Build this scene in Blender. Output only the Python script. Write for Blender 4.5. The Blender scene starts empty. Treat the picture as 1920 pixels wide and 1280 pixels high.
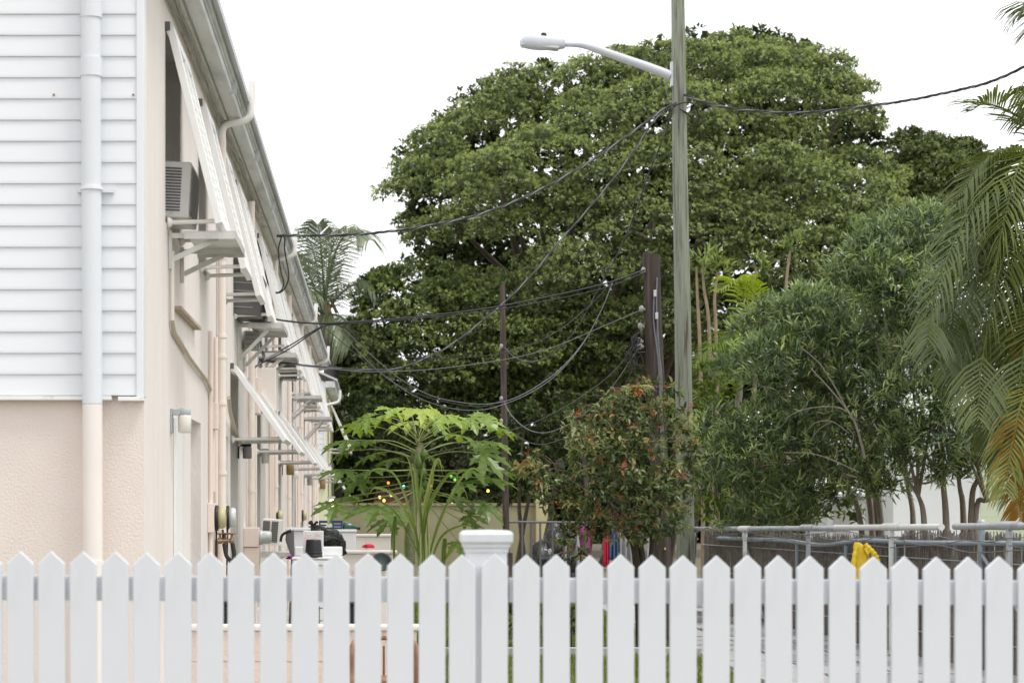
import bpy, bmesh, math, random
import numpy as np
from mathutils import Vector, Matrix

R = math.radians
rng = np.random.default_rng(7)
random.seed(7)
scene = bpy.context.scene
col = scene.collection

# ------------------------------------------------------------------ camera
EYE = 1.4                      # camera height; it looks level along +Y, lens shifted up and right
F, CX, CY = 4000.0, 705.0, 958.0
cam_d = bpy.data.cameras.new('camera')
cam = bpy.data.objects.new('camera', cam_d)
col.objects.link(cam)
cam.location = (0, 0, EYE)
cam.rotation_euler = (R(90), 0, 0)
cam_d.sensor_width = 36.0
cam_d.lens = 36.0 * F / 1920.0
cam_d.shift_x = (960 - CX) / 1920.0
cam_d.shift_y = (CY - 640) / 1920.0
cam_d.clip_start = 0.1
cam_d.clip_end = 4000
cam_d.dof.use_dof = True
cam_d.dof.focus_distance = 19.0
cam_d.dof.aperture_fstop = 5.0
scene.camera = cam

# ------------------------------------------------------------------ sky, sun, exposure
SUN_EL, SUN_AZ = 66.0, 125.0      # azimuth clockwise from +Y: behind the camera, to the right
world = bpy.data.worlds.new('World')
scene.world = world
world.use_nodes = True
wn = world.node_tree
wn.nodes.clear()
sky = wn.nodes.new('ShaderNodeTexSky')
sky.sky_type = 'NISHITA'
sky.sun_disc = False
sky.sun_elevation = R(SUN_EL)
sky.sun_rotation = R(SUN_AZ)
sky.dust_density = 4.0
hsv = wn.nodes.new('ShaderNodeHueSaturation')
hsv.inputs['Saturation'].default_value = 0.25
mixw = wn.nodes.new('ShaderNodeMix')
mixw.data_type = 'RGBA'
mixw.inputs[0].default_value = 0.85
mixw.inputs[7].default_value = (13.8, 13.9, 14.1, 1)   # even cloud layer
bg = wn.nodes.new('ShaderNodeBackground')
bg.inputs['Strength'].default_value = 0.1
wo = wn.nodes.new('ShaderNodeOutputWorld')
wn.links.new(sky.outputs[0], hsv.inputs['Color'])
wn.links.new(hsv.outputs[0], mixw.inputs[6])
wn.links.new(mixw.outputs[2], bg.inputs[0])
wn.links.new(bg.outputs[0], wo.inputs[0])
sun_d = bpy.data.lights.new('sun', 'SUN')
sun_d.energy = 1.5
sun_d.angle = R(16)
sun_d.color = (1.0, 0.97, 0.92)
sun = bpy.data.objects.new('sun', sun_d)
col.objects.link(sun)
az, el = R(SUN_AZ), R(SUN_EL)
to_sun = Vector((math.sin(az) * math.cos(el), math.cos(az) * math.cos(el), math.sin(el)))
sun.rotation_euler = (-to_sun).to_track_quat('-Z', 'Y').to_euler()
sun.location = to_sun * 60
scene.view_settings.view_transform = 'Standard'
scene.view_settings.look = 'None'
scene.view_settings.gamma = 1.0
scene.view_settings.exposure = 0.24
scene.view_settings.use_curve_mapping = False
scene.render.engine = 'CYCLES'
scene.cycles.max_bounces = 7
scene.cycles.diffuse_bounces = 4
scene.cycles.transparent_max_bounces = 6
scene.cycles.use_denoising = True

# ------------------------------------------------------------------ helpers
WX = -1.26                     # plane of the long facade
def at(px, py, d):             # a photograph position at a known distance -> place in the scene
    return Vector(((px - CX) * d / F, d, EYE + (CY - py) * d / F))
def fd(px):                    # distance of a point on the long facade
    return -WX * F / (CX - px)

ORG = {}
def _tag(o, label=None, cat=None, group=None, kind=None):
    if label: o['label'] = label
    if cat: o['category'] = cat
    if group: o['group'] = group
    if kind: o['kind'] = kind
    return o
def thing(name, loc, label, cat, group=None):
    o = bpy.data.objects.new(name, None)
    o.empty_display_size = 0.1
    col.objects.link(o)
    o.location = loc
    ORG[o] = Vector(loc)
    return _tag(o, label, cat, group)
def link(name, me, parent=None, loc=None):
    o = bpy.data.objects.new(name, me)
    col.objects.link(o)
    if parent is not None:
        o.parent = parent
        ORG[o] = ORG[parent]
    else:
        ORG[o] = Vector(loc) if loc is not None else Vector((0, 0, 0))
    if loc is not None: o.location = loc
    return o

class MB:
    """collects geometry in world coordinates, then links it as ONE mesh object"""
    def __init__(s): s.v = []; s.f = []; s.sm = []
    def add(s, vs, fs, smooth=False):
        b = len(s.v)
        s.v += [tuple(v) for v in vs]
        s.f += [tuple(i + b for i in f) for f in fs]
        s.sm += [smooth] * len(fs)
        return s
    def box(s, x0, x1, y0, y1, z0, z1):
        vs = [(x, y, z) for x in (x0, x1) for y in (y0, y1) for z in (z0, z1)]
        return s.add(vs, [(0, 1, 3, 2), (4, 6, 7, 5), (0, 4, 5, 1), (2, 3, 7, 6), (0, 2, 6, 4), (1, 5, 7, 3)])
    def obox(s, c, u, v, w, a, b, h):
        """oriented box: centre, three unit axes, half sizes"""
        c = Vector(c); u = Vector(u) * a; v = Vector(v) * b; w = Vector(w) * h
        vs = [c + u * i + v * j + w * k for i in (-1, 1) for j in (-1, 1) for k in (-1, 1)]
        return s.add(vs, [(0, 1, 3, 2), (4, 6, 7, 5), (0, 4, 5, 1), (2, 3, 7, 6), (0, 2, 6, 4), (1, 5, 7, 3)])
    def bar(s, p, q, w, h, up=(0, 0, 1)):
        p, q = Vector(p), Vector(q)
        t = (q - p).normalized()
        r = t.cross(Vector(up))
        if r.length < 1e-4: r = t.cross(Vector((1, 0, 0)))
        r.normalize()
        return s.obox((p + q) / 2, t, r, r.cross(t), (q - p).length / 2, w / 2, h / 2)
    def tube(s, pts, rad, n=8, cap=True, smooth=True):
        pts = [Vector(p) for p in pts]
        m = len(pts)
        if not hasattr(rad, '__len__'): rad = [rad] * m
        vs = []; nrm = None
        for i, p in enumerate(pts):
            t = (pts[min(i + 1, m - 1)] - pts[max(i - 1, 0)]).normalized()
            if nrm is None:
                nrm = t.cross(Vector((0, 0, 1)))
                if nrm.length < 1e-3: nrm = t.cross(Vector((0, 1, 0)))
            nrm = (nrm - t * nrm.dot(t)).normalized()
            b = t.cross(nrm)
            for k in range(n):
                a = 2 * math.pi * k / n
                vs.append(p + (nrm * math.cos(a) + b * math.sin(a)) * rad[i])
        fs = []
        for i in range(m - 1):
            for k in range(n):
                k2 = (k + 1) % n
                fs.append((i * n + k, i * n + k2, (i + 1) * n + k2, (i + 1) * n + k))
        s.add(vs, fs, smooth)
        if cap:
            s.add(vs[:n], [tuple(range(n - 1, -1, -1))]); s.add(vs[-n:], [tuple(range(n))])
        return s
    def lathe(s, base, prof, n=16, axis=(0, 0, 1), smooth=True):
        axis = Vector(axis).normalized(); base = Vector(base)
        u = axis.orthogonal().normalized(); w = axis.cross(u)
        vs = []
        for r, h in prof:
            for k in range(n):
                a = 2 * math.pi * k / n
                vs.append(base + axis * h + (u * math.cos(a) + w * math.sin(a)) * max(r, 1e-4))
        m = len(prof); fs = []
        for i in range(m - 1):
            for k in range(n):
                k2 = (k + 1) % n
                fs.append((i * n + k, i * n + k2, (i + 1) * n + k2, (i + 1) * n + k))
        fs.append(tuple(range(n - 1, -1, -1))); fs.append(tuple((m - 1) * n + k for k in range(n)))
        return s.add(vs, fs, smooth)
    def prism(s, poly, d):
        """polygon (list of 3-D points) pushed along vector d"""
        n = len(poly); d = Vector(d)
        vs = [Vector(p) for p in poly] + [Vector(p) + d for p in poly]
        fs = [tuple(range(n - 1, -1, -1)), tuple(range(n, 2 * n))]
        fs += [(i, (i + 1) % n, n + (i + 1) % n, n + i) for i in range(n)]
        return s.add(vs, fs)
    def mesh(s, name, org=(0, 0, 0)):
        me = bpy.data.meshes.new(name)
        ox, oy, oz = org
        me.from_pydata([(a - ox, b - oy, c - oz) for a, b, c in s.v], [], s.f)
        me.polygons.foreach_set('use_smooth', s.sm)
        me.update()
        bm = bmesh.new(); bm.from_mesh(me)
        bmesh.ops.recalc_face_normals(bm, faces=bm.faces)
        bm.to_mesh(me); bm.free()
        return me
    def build(s, name, mat, parent=None, bev=0.0, loc=None):
        if parent is not None: org = ORG[parent]
        elif loc is not None: org = Vector(loc)
        else: org = Vector(s.v[0]) if False else Vector((0, 0, 0))
        me = s.mesh(name, org)
        me.materials.append(mat)
        o = link(name, me, parent, loc if parent is None else None)
        if bev:
            m = o.modifiers.new('bevel', 'BEVEL'); m.width = bev; m.segments = 2; m.limit_method = 'ANGLE'
            m.angle_limit = R(40)
        return o

def spline(pts, per=8):
    P = [Vector(p) for p in pts]
    if len(P) == 2: return [P[0].lerp(P[1], i / per) for i in range(per + 1)]
    out = []
    E = [P[0] * 2 - P[1]] + P + [P[-1] * 2 - P[-2]]
    for i in range(1, len(E) - 2):
        a, b, c, d = E[i - 1:i + 3]
        for k in range(per):
            t = k / per
            out.append(0.5 * ((2 * b) + (c - a) * t + (2 * a - 5 * b + 4 * c - d) * t * t + (3 * b - a - 3 * c + d) * t ** 3))
    out.append(P[-1])
    return out

# ------------------------------------------------------------------ materials
def mat(name, c, rough=0.6, var=0.06, scale=6.0, bump=0.0, bscale=60.0, metal=0.0, spec=0.4, c2=None, c2s=3.0, c2t=(0.5, 0.7), stretch=None, coat=0.0):
    """procedural surface: base colour with fine value noise, optional second colour in patches, optional bump"""
    m = bpy.data.materials.new(name); m.use_nodes = True
    nt = m.node_tree; N = nt.nodes; L = nt.links
    p = N['Principled BSDF']
    p.inputs['Roughness'].default_value = rough
    p.inputs['Metallic'].default_value = metal
    p.inputs['Specular IOR Level'].default_value = spec
    tc = N.new('ShaderNodeTexCoord')
    co = tc.outputs['Object']
    if stretch:
        mp = N.new('ShaderNodeMapping'); mp.inputs['Scale'].default_value = stretch
        L.new(co, mp.inputs[0]); co = mp.outputs[0]
    nz = N.new('ShaderNodeTexNoise'); nz.inputs['Scale'].default_value = scale; nz.inputs['Detail'].default_value = 5
    L.new(co, nz.inputs['Vector'])
    mr = N.new('ShaderNodeMapRange')
    mr.inputs[3].default_value = 1 - var * 2; mr.inputs[4].default_value = 1 + var * 2
    L.new(nz.outputs['Fac'], mr.inputs[0])
    base = N.new('ShaderNodeRGB'); base.outputs[0].default_value = (*c, 1)
    src = base.outputs[0]
    if c2:
        n2 = N.new('ShaderNodeTexNoise'); n2.inputs['Scale'].default_value = c2s; n2.inputs['Detail'].default_value = 6
        n2.inputs['Roughness'].default_value = 0.65
        L.new(co, n2.inputs['Vector'])
        r2 = N.new('ShaderNodeMapRange'); r2.inputs[1].default_value = c2t[0]; r2.inputs[2].default_value = c2t[1]
        L.new(n2.outputs['Fac'], r2.inputs[0])
        mx = N.new('ShaderNodeMix'); mx.data_type = 'RGBA'
        L.new(r2.outputs[0], mx.inputs[0]); L.new(src, mx.inputs[6]); mx.inputs[7].default_value = (*c2, 1)
        src = mx.outputs[2]
    mul = N.new('ShaderNodeMix'); mul.data_type = 'RGBA'; mul.blend_type = 'MULTIPLY'; mul.inputs[0].default_value = 1
    L.new(src, mul.inputs[6]); L.new(mr.outputs[0], mul.inputs[7])
    L.new(mul.outputs[2], p.inputs['Base Color'])
    if bump:
        nb = N.new('ShaderNodeTexNoise'); nb.inputs['Scale'].default_value = bscale; nb.inputs['Detail'].default_value = 3
        L.new(co, nb.inputs['Vector'])
        bp = N.new('ShaderNodeBump'); bp.inputs['Strength'].default_value = 1.0; bp.inputs['Distance'].default_value = bump
        L.new(nb.outputs['Fac'], bp.inputs['Height']); L.new(bp.outputs[0], p.inputs['Normal'])
    return m

def leafmat(name, cols, trans=0.35, gloss=0.12, rough=0.4):
    """leaf: colour picked per leaf from a ramp; reflects, lets light through, slight sheen"""
    m = bpy.data.materials.new(name); m.use_nodes = True
    nt = m.node_tree; N = nt.nodes; L = nt.links
    N.clear()
    out = N.new('ShaderNodeOutputMaterial')
    a = N.new('ShaderNodeAttribute'); a.attribute_name = 'rnd'
    r = N.new('ShaderNodeValToRGB')
    els = r.color_ramp.elements
    while len(els) < len(cols): els.new(0.5)
    for i, c in enumerate(cols):
        els[i].position = c[0]; els[i].color = (*c[1], 1)
    L.new(a.outputs['Fac'], r.inputs[0])
    d = N.new('ShaderNodeBsdfDiffuse'); t = N.new('ShaderNodeBsdfTranslucent'); g = N.new('ShaderNodeBsdfGlossy')
    g.inputs['Roughness'].default_value = rough
    g.inputs['Color'].default_value = (0.9, 0.95, 0.9, 1)
    hs = N.new('ShaderNodeHueSaturation'); hs.inputs['Saturation'].default_value = 1.15; hs.inputs['Value'].default_value = 1.5
    hs.inputs['Hue'].default_value = 0.49
    L.new(r.outputs[0], d.inputs['Color']); L.new(r.outputs[0], hs.inputs['Color']); L.new(hs.outputs[0], t.inputs['Color'])
    m1 = N.new('ShaderNodeMixShader'); m1.inputs[0].default_value = trans
    L.new(d.outputs[0], m1.inputs[1]); L.new(t.outputs[0], m1.inputs[2])
    m2 = N.new('ShaderNodeMixShader'); m2.inputs[0].default_value = gloss * .26
    L.new(m1.outputs[0], m2.inputs[1]); L.new(g.outputs[0], m2.inputs[2])
    L.new(m2.outputs[0], out.inputs[0])
    return m

def emit(name, c, s):
    m = bpy.data.materials.new(name); m.use_nodes = True
    N = m.node_tree.nodes; N.clear()
    e = N.new('ShaderNodeEmission'); e.inputs[0].default_value = (*c, 1); e.inputs[1].default_value = s
    o = N.new('ShaderNodeOutputMaterial'); m.node_tree.links.new(e.outputs[0], o.inputs[0])
    return m

M = {}
M['vinyl'] = mat('white_vinyl', (0.77, 0.79, 0.815), 0.45, 0.012, 3, c2=(0.73, 0.745, 0.77), c2s=2.2, c2t=(0.55, 0.8))
M['fence'] = mat('white_fence_paint', (0.695, 0.72, 0.75), 0.5, 0.02, 5, c2=(0.63, 0.65, 0.68), c2s=7, c2t=(0.5, 0.72), bump=0.0006, bscale=40, stretch=(1, 1, 0.25))
M['white'] = mat('white_paint', (0.84, 0.84, 0.83), 0.5, 0.015, 8, c2=(0.74, 0.72, 0.69), c2s=5, c2t=(0.55, 0.85))
M['pvc'] = mat('white_pvc', (0.78, 0.76, 0.73), 0.4, 0.02, 8)
M['stucco'] = mat('pink_stucco', (0.78, 0.69, 0.635), 0.9, 0.03, 4, bump=0.004, bscale=75, spec=0.15, c2=(0.76, 0.66, 0.58), c2s=1.3, c2t=(0.5, 0.85))
M['stucco_side'] = mat('pale_pink_stucco', (0.765, 0.71, 0.67), 0.9, 0.035, 5, bump=0.004, bscale=45, spec=0.15, c2=(0.70, 0.625, 0.56), c2t=(.52, .85), stretch=(1, 1, .4), c2s=1.6)
M['pinkpaint'] = mat('pink_paint', (0.82, 0.70, 0.62), 0.6, 0.03, 6, spec=0.3)
M['palepink'] = mat('pale_pink_paint', (0.83, 0.76, 0.70), 0.6, 0.03, 6, spec=0.3)
M['pinkpipe'] = mat('salmon_pipe_paint', (0.83, 0.735, 0.66), 0.5, 0.04, 9)
M['lowerpipe'] = mat('cream_pipe_paint', (0.81, 0.75, 0.70), 0.5, 0.02, 9)
M['galv'] = mat('galvanised_steel', (0.50, 0.52, 0.53), 0.45, 0.10, 7, metal=0.5, c2=(0.36, 0.37, 0.37), c2s=6)
M['alu'] = mat('dull_aluminium', (0.66, 0.66, 0.64), 0.42, 0.06, 10, metal=0.45, c2=(0.5, 0.48, 0.45), c2s=5)
M['gutter'] = mat('grey_gutter_metal', (0.64, 0.65, 0.63), 0.55, 0.06, 5, c2=(0.40, 0.41, 0.40), c2s=2.5, c2t=(0.45, 0.7), stretch=(3, 0.6, 3))
M['soffit'] = mat('weathered_soffit_board', (0.62, 0.62, 0.55), 0.8, 0.10, 5, c2=(0.30, 0.22, 0.15), c2s=3, c2t=(0.52, 0.72), stretch=(3, 0.5, 3))
M['roof'] = mat('grey_metal_roof', (0.55, 0.56, 0.57), 0.5, 0.05, 3)
M['glass'] = mat('dark_window_glass', (0.05, 0.055, 0.06), 0.08, 0.05, 2, spec=0.8)
M['dark'] = mat('dark_void', (0.03, 0.028, 0.026), 0.9, 0.1, 4)
M['door'] = mat('pale_grey_door', (0.62, 0.62, 0.61), 0.5, 0.02, 4)
M['acwhite'] = mat('aged_white_enamel', (0.85, 0.84, 0.82), 0.45, 0.04, 9, c2=(0.45, 0.42, 0.37), c2s=6, c2t=(0.58, 0.8))
M['acdark'] = mat('dark_grey_metal', (0.12, 0.12, 0.12), 0.5, 0.08, 9)
M['acgrey'] = mat('grey_metal', (0.32, 0.31, 0.29), 0.5, 0.08, 9)
M['black'] = mat('black_plastic', (0.018, 0.018, 0.02), 0.4, 0.1, 8)
M['cable'] = mat('black_cable', (0.02, 0.02, 0.022), 0.5, 0.1, 20)
M['cablegrey'] = mat('weathered_bare_cable', (0.17, 0.175, 0.19), 0.5, 0.08, 20, metal=0.3)
M['rust'] = mat('brown_wood', (0.20, 0.11, 0.06), 0.7, 0.15, 8)
M['lampgrey'] = mat('grey_cast_metal', (0.42, 0.44, 0.47), 0.5, 0.03, 8)
M['globe'] = mat('cream_glass_globe', (0.72, 0.70, 0.63), 0.3, 0.02, 6)
M['meteryel'] = mat('yellowed_plastic', (0.50, 0.45, 0.25), 0.35, 0.05, 12)
M['meterglass'] = mat('meter_glass', (0.55, 0.57, 0.56), 0.12, 0.05, 12, spec=0.8)
M['brownbox'] = mat('mustard_brown_plastic', (0.30, 0.20, 0.08), 0.5, 0.05, 12)
M['brass'] = mat('old_brass', (0.30, 0.20, 0.12), 0.45, 0.15, 30, metal=0.5)

# ================================================================== THE SETTING
def sheet(name, x0, x1, y0, y1, z, m, parent=None, kind='structure'):
    o = MB().add([(x0, y0, z), (x1, y0, z), (x1, y1, z), (x0, y1, z)], [(0, 1, 2, 3)]).build(name, m, parent)
    if kind: o['kind'] = kind
    return o
M['ground'] = mat('dry_earth', (0.16, 0.14, 0.10), 0.95, 0.15, 1.2, bump=0.02, bscale=8, c2=(0.08, 0.10, 0.035), c2s=0.8)
M['lawn'] = mat('lawn_soil', (0.10, 0.13, 0.035), 0.95, 0.2, 5, bump=0.02, bscale=30, c2=(0.16, 0.13, 0.07), c2s=2)
M['concrete'] = mat('pale_concrete', (0.40, 0.39, 0.375), 0.9, 0.06, 5, bump=0.003, bscale=60, c2=(0.34, 0.33, 0.31), c2s=2)
M['paver'] = mat('grey_paver', (0.36, 0.36, 0.36), 0.9, 0.08, 6, bump=0.004, bscale=50, c2=(0.28, 0.28, 0.28), c2s=3)
M['paver2'] = mat('dark_grey_paver', (0.24, 0.24, 0.25), 0.9, 0.08, 6, bump=0.004, bscale=50, c2=(0.20, 0.20, 0.20), c2s=3)
sheet('ground', -1500, 1500, -60, 3000, 0.0, M['ground'])
sheet('lawn', -0.1, 3.1, 7.4, 34, 0.004, M['lawn'])
yard = sheet('yard_pavement', -1.25, -0.1, 7.4, 60, 0.008, M['concrete'])
path = sheet('garden_path', 3.1, 5.6, 7.4, 36, 0.008, M['concrete'])
k = MB().box(0.35, 3.1, 20.35, 20.47, 0.0, 0.10).build('kerb', M['concrete'], bev=0.01); k['kind'] = 'structure'
# stepping slabs of the path, each its own piece
_pm = []
for m in (M['paver'], M['paver2']):
    _pm.append(MB().box(-0.29, 0.29, -0.36, 0.36, 0.0, 0.03).mesh('slab'))
    _pm[-1].materials.append(m)
for i in range(26):
    for j in range(3):
        o = link('slab', _pm[(i * 2 + j + (i * j) % 3) % 2], path)
        o.location = (3.42 + j * 0.62 + random.uniform(-.01, .01), 15.2 + i * 0.76, 0.009 + random.uniform(0, .012))
        o.rotation_euler = (random.uniform(-.01, .01), random.uniform(-.01, .01), random.uniform(-.02, .02))

# ================================================================== WHITE PICKET FENCE
FD = 7.117
def fz(x): return -0.0055 * x         # the fence runs very slightly downhill to the right
pf = thing('picket_fence', at(908, 0, FD).xy.to_3d(), 'white painted picket fence across the front of the yard', 'fence')
def picket_mesh():
    w, t, h, sh = 0.0445, 0.009, 1.2, 0.042
    b = MB().prism([(-w, -t, 0.06), (w, -t, 0.06), (w, -t, h), (0, -t, h + sh), (-w, -t, h)], (0, 2 * t, 0))
    me = b.mesh('picket'); me.materials.append(M['fence'])
    bm = bmesh.new(); bm.from_mesh(me)
    bmesh.ops.bevel(bm, geom=list(bm.edges), offset=0.0025, segments=2, affect='EDGES', profile=0.5)
    bm.to_mesh(me); bm.free()
    return me
pm = picket_mesh()
for n in range(-8, 42):
    px = 38.7 + 59.2 * n
    x = (px - CX) * FD / F
    o = link('picket', pm, pf)
    o.location = Vector((x + random.uniform(-.0015, .0015), FD + random.uniform(-.001, .001), 0.018 + fz(x) + random.uniform(-.002, .002))) - ORG[pf]
    o.rotation_euler = (random.uniform(-.004, .004), random.uniform(-.003, .003), random.uniform(-.01, .01))
for z0, z1 in ((1.097, 1.18), (0.30, 0.385)):
    for xa, xb in ((-2.2, 0.295), (0.445, 2.9)):
        xa_, xb_ = xa, xb
        y0, y1 = FD + 0.0115, FD + 0.05
        b = MB()
        vs = [(x, y, z + fz(x)) for x in (xa_, xb_) for y in (y0, y1) for z in (z0, z1)]
        b.add(vs, [(0, 1, 3, 2), (4, 6, 7, 5), (0, 4, 5, 1), (2, 3, 7, 6), (0, 2, 6, 4), (1, 5, 7, 3)])
        b.build('rail', M['fence'], pf, bev=0.004)
def fence_post(cx):
    cy = FD + 0.08
    hw = 0.0675
    p = MB().box(cx - hw, cx + hw, cy - hw, cy + hw, 0, 1.272).build('post', M['fence'], pf, bev=0.004)
    prof = [(0.072, 1.262), (0.072, 1.275), (0.078, 1.280), (0.078, 1.290), (0.086, 1.297), (0.087, 1.324), (0.081, 1.331), (0.074, 1.335), (0.01, 1.337)]
    vs = []; fs = []
    for r, z in prof: vs += [(cx - r, cy - r, z), (cx + r, cy - r, z), (cx + r, cy + r, z), (cx - r, cy + r, z)]
    for i in range(len(prof) - 1):
        for q in range(4): fs.append((i * 4 + q, i * 4 + (q + 1) % 4, i * 4 + 4 + (q + 1) % 4, i * 4 + 4 + q))
    fs += [(3, 2, 1, 0), tuple(len(vs) - 4 + q for q in range(4))]
    MB().add(vs, fs).build('post_cap', M['fence'], p, bev=0.002)
fence_post((913 - CX) * (FD + .08 - .0675) / F)
# bare scuff where the paint has come off one picket
sc_p = at(1354, 1245, FD - 0.0095)
MB().add([sc_p + Vector(v) for v in [(-.002, 0, .03), (.002, -.0005, .025), (.006, -.0005, -.01), (.008, -.0005, -.06), (.0, 0, -.06), (-.003, -.0005, -.02)]],
         [(0, 1, 2, 3, 4, 5)]).build('bare_scuff', mat('bare_wood', (0.48, 0.42, 0.37), 0.8, 0.2, 60), pf)

# ================================================================== PINK APARTMENT BUILDING
Y0, Y1 = 11.59, 46.8
ZE = EYE + 3.06                      # soffit height
blg = thing('apartment_building', (WX, Y0, 0), 'long two storey pale pink building with white siding on its end wall', 'building')
AX = [16.35, 25.35, 34.4, 43.4]      # the mirror axis of each pair of flats
upper = [(12.76, 13.72, 3.13, 4.28), (15.14, 15.78, 3.13, 4.28), (17.05, 17.66, 3.13, 4.28), (18.84, 19.82, 3.13, 4.28)]
lower = [(14.5, 15.35, 0.02, 2.03), (17.38, 18.22, 0.02, 2.03), (18.46, 19.45, 0.35, 2.60)]
for A in AX[1:]:
    upper += [(A - 2.9, A - 1.95, 3.13, 4.28), (A - 1.2, A - .6, 3.13, 4.28), (A + .65, A + 1.25, 3.13, 4.28)]
    lower += [(A - 3.05, A - 2.1, 0.35, 2.60), (A - 1.85, A - 1.05, 0.02, 2.03), (A + 1.05, A + 1.75, 0.02, 2.03)]
    if A + 3 < Y1:
        upper.append((A + 1.95, A + 2.9, 3.13, 4.28)); lower.append((A + 1.9, A + 2.85, 0.35, 2.60))
holes = upper + lower
def holed_wall(mb, x, depth, y0, y1, z0, z1, holes):
    ys = sorted({y0, y1, *[h[0] for h in holes], *[h[1] for h in holes]})
    zs = sorted({z0, z1, *[h[2] for h in holes], *[h[3] for h in holes]})
    for i in range(len(ys) - 1):
        for j in range(len(zs) - 1):
            a, b, c, d = ys[i], ys[i + 1], zs[j], zs[j + 1]
            my, mz = (a + b) / 2, (c + d) / 2
            if any(h[0] < my < h[1] and h[2] < mz < h[3] for h in holes): continue
            mb.add([(x, a, c), (x, b, c), (x, b, d), (x, a, d)], [(0, 1, 2, 3)])
    for h in holes:
        a, b, c, d = h
        for q in ([(x, a, c), (x, a, d)], [(x, b, c), (x, b, d)], [(x, a, c), (x, b, c)], [(x, a, d), (x, b, d)]):
            mb.add([q[0], q[1], (x - depth, q[1][1], q[1][2]), (x - depth, q[0][1], q[0][2])], [(0, 1, 2, 3)])
    return mb
b = holed_wall(MB(), WX, 0.16, Y0, Y1, 0, ZE + .15, holes)
b.build('side_wall', M['stucco_side'], blg)
EX = WX - 7.4
MB().add([(EX, Y0, 0), (WX, Y0, 0), (WX, Y0, ZE + .15), ((WX + EX) / 2, Y0, ZE + 1.9), (EX, Y0, ZE + .15)], [(0, 1, 2, 3, 4)]).build('end_wall', M['stucco'], blg)
MB().add([(EX, Y1, 0), (WX, Y1, 0), (WX, Y1, ZE + .15), ((WX + EX) / 2, Y1, ZE + 1.9), (EX, Y1, ZE + .15)], [(4, 3, 2, 1, 0)]).build('rear_wall', M['stucco'], blg)
MB().box(WX - .5, WX - .42, Y0 + .1, Y1 - .1, 0, ZE).build('inner_wall', M['dark'], blg)
rp = [(WX + .26, ZE + .16), ((WX + EX) / 2, ZE + 2.02), (EX - .26, ZE + .16)]
rf = MB()
for (xa, za), (xb, zb) in ((rp[0], rp[1]), (rp[1], rp[2])):
    rf.prism([(xa, Y0 - .12, za), (xb, Y0 - .12, zb), (xb, Y0 - .12, zb + .05), (xa, Y0 - .12, za + .05)], (0, Y1 - Y0 + .24, 0))
rf.build('roof', M['roof'], blg)
# windows and doors
for k_, (a, b_, c, d) in enumerate(upper):
    x = WX - .12
    w = MB()
    for q in ((a, b_, c, c + .05), (a, b_, d - .05, d), (a, a + .05, c + .05, d - .05), (b_ - .05, b_, c + .05, d - .05), (a + .05, b_ - .05, (c + d) / 2 - .02, (c + d) / 2 + .02)):
        w.box(x - .03, x + .02, *q)
    wo_ = w.build('window', M['alu'], blg)
    MB().add([(x - .005, a + .05, c + .05), (x - .005, b_ - .05, c + .05), (x - .005, b_ - .05, d - .05), (x - .005, a + .05, d - .05)], [(0, 1, 2, 3)]).build('pane', M['glass'], wo_)
for k_, (a, b_, c, d) in enumerate(lower):
    x = WX - .12
    if c < .1:
        dr = MB().box(x - .04, x, a + .05, b_ - .05, c, d - .05).build('door', M['door'], blg)
        fr_ = MB().box(x - .05, x + .025, a, a + .05, c, d).box(x - .05, x + .025, b_ - .05, b_, c, d).box(x - .05, x + .025, a + .05, b_ - .05, d - .05, d)
        fr_.build('door_frame', M['white'], dr)
        MB().lathe((x, a + .12, 1.0), [(.012, 0), (.012, .03), (.026, .035), (.03, .05), (.02, .065)], 10, (1, 0, 0)).build('handle', M['brass'], dr)
        MB().box(x, x + .006, a + .09, b_ - .09, .9, 1.54).build('pane', M['glass'], dr)
    else:
        w = MB().box(x - .03, x + .02, a, a + .05, c, d).box(x - .03, x + .02, b_ - .05, b_, c, d).box(x - .03, x + .02, a + .05, b_ - .05, d - .05, d).box(x - .03, x + .02, a + .05, b_ - .05, c, c + .05).box(x - .03, x + .02, a + .05, b_ - .05, 1.35, 1.4)
        wo_ = w.build('window', M['white'], blg)
        MB().add([(x, a + .05, c + .05), (x, b_ - .05, c + .05), (x, b_ - .05, d - .05), (x, a + .05, d - .05)], [(0, 1, 2, 3)]).build('pane', M['glass'], wo_)
# lap siding on the upper end wall: one board per course
SD = Y0 - .035
CH = 0.1146
z_s = EYE + (CY - 748) / (F / SD)
bd = MB()
L0, L1 = EX, WX - .035
bd.add([(L0, 0, 0), (L1, 0, 0), (L0, -.012, 0), (L1, -.012, 0), (L0, -.012, .014), (L1, -.012, .014), (L0, -.002, CH + .01), (L1, -.002, CH + .01), (L0, 0.004, CH + .01), (L1, 0.004, CH + .01)],
       [(0, 1, 3, 2), (2, 3, 5, 4), (4, 5, 7, 6), (6, 7, 9, 8), (8, 9, 1, 0), (0, 2, 4, 6, 8), (1, 9, 7, 5, 3)])
bme = bd.mesh('siding_board'); bme.materials.append(M['vinyl'])
for i in range(22):
    o = link('siding_board', bme, blg)
    o.location = Vector((0, SD, z_s + .02 + i * CH)) - ORG[blg]
MB().box(L1 - .001, WX + .003, SD - .022, Y0 + .09, z_s + .012, ZE + .1).build('corner_trim', M['vinyl'], blg, bev=.004)
MB().box(L0, -1.43, SD - .03, Y0 - .001, z_s - .006, z_s + .016).box(-1.395, WX + .004, SD - .03, Y0 - .001, z_s - .010, z_s + .012).build('starter_trim', M['acwhite'], blg, bev=.003)
for px, py in ((101, 178), (250, 178)):
    p = at(px, py, SD - .014)
    MB().lathe(p, [(.003, 0), (.007, .002), (.004, .005)], 8, (0, -1, 0)).build('rust_spot', mat('rust_stain', (.38, .2, .1), .8, .2, 40), blg)
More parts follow.
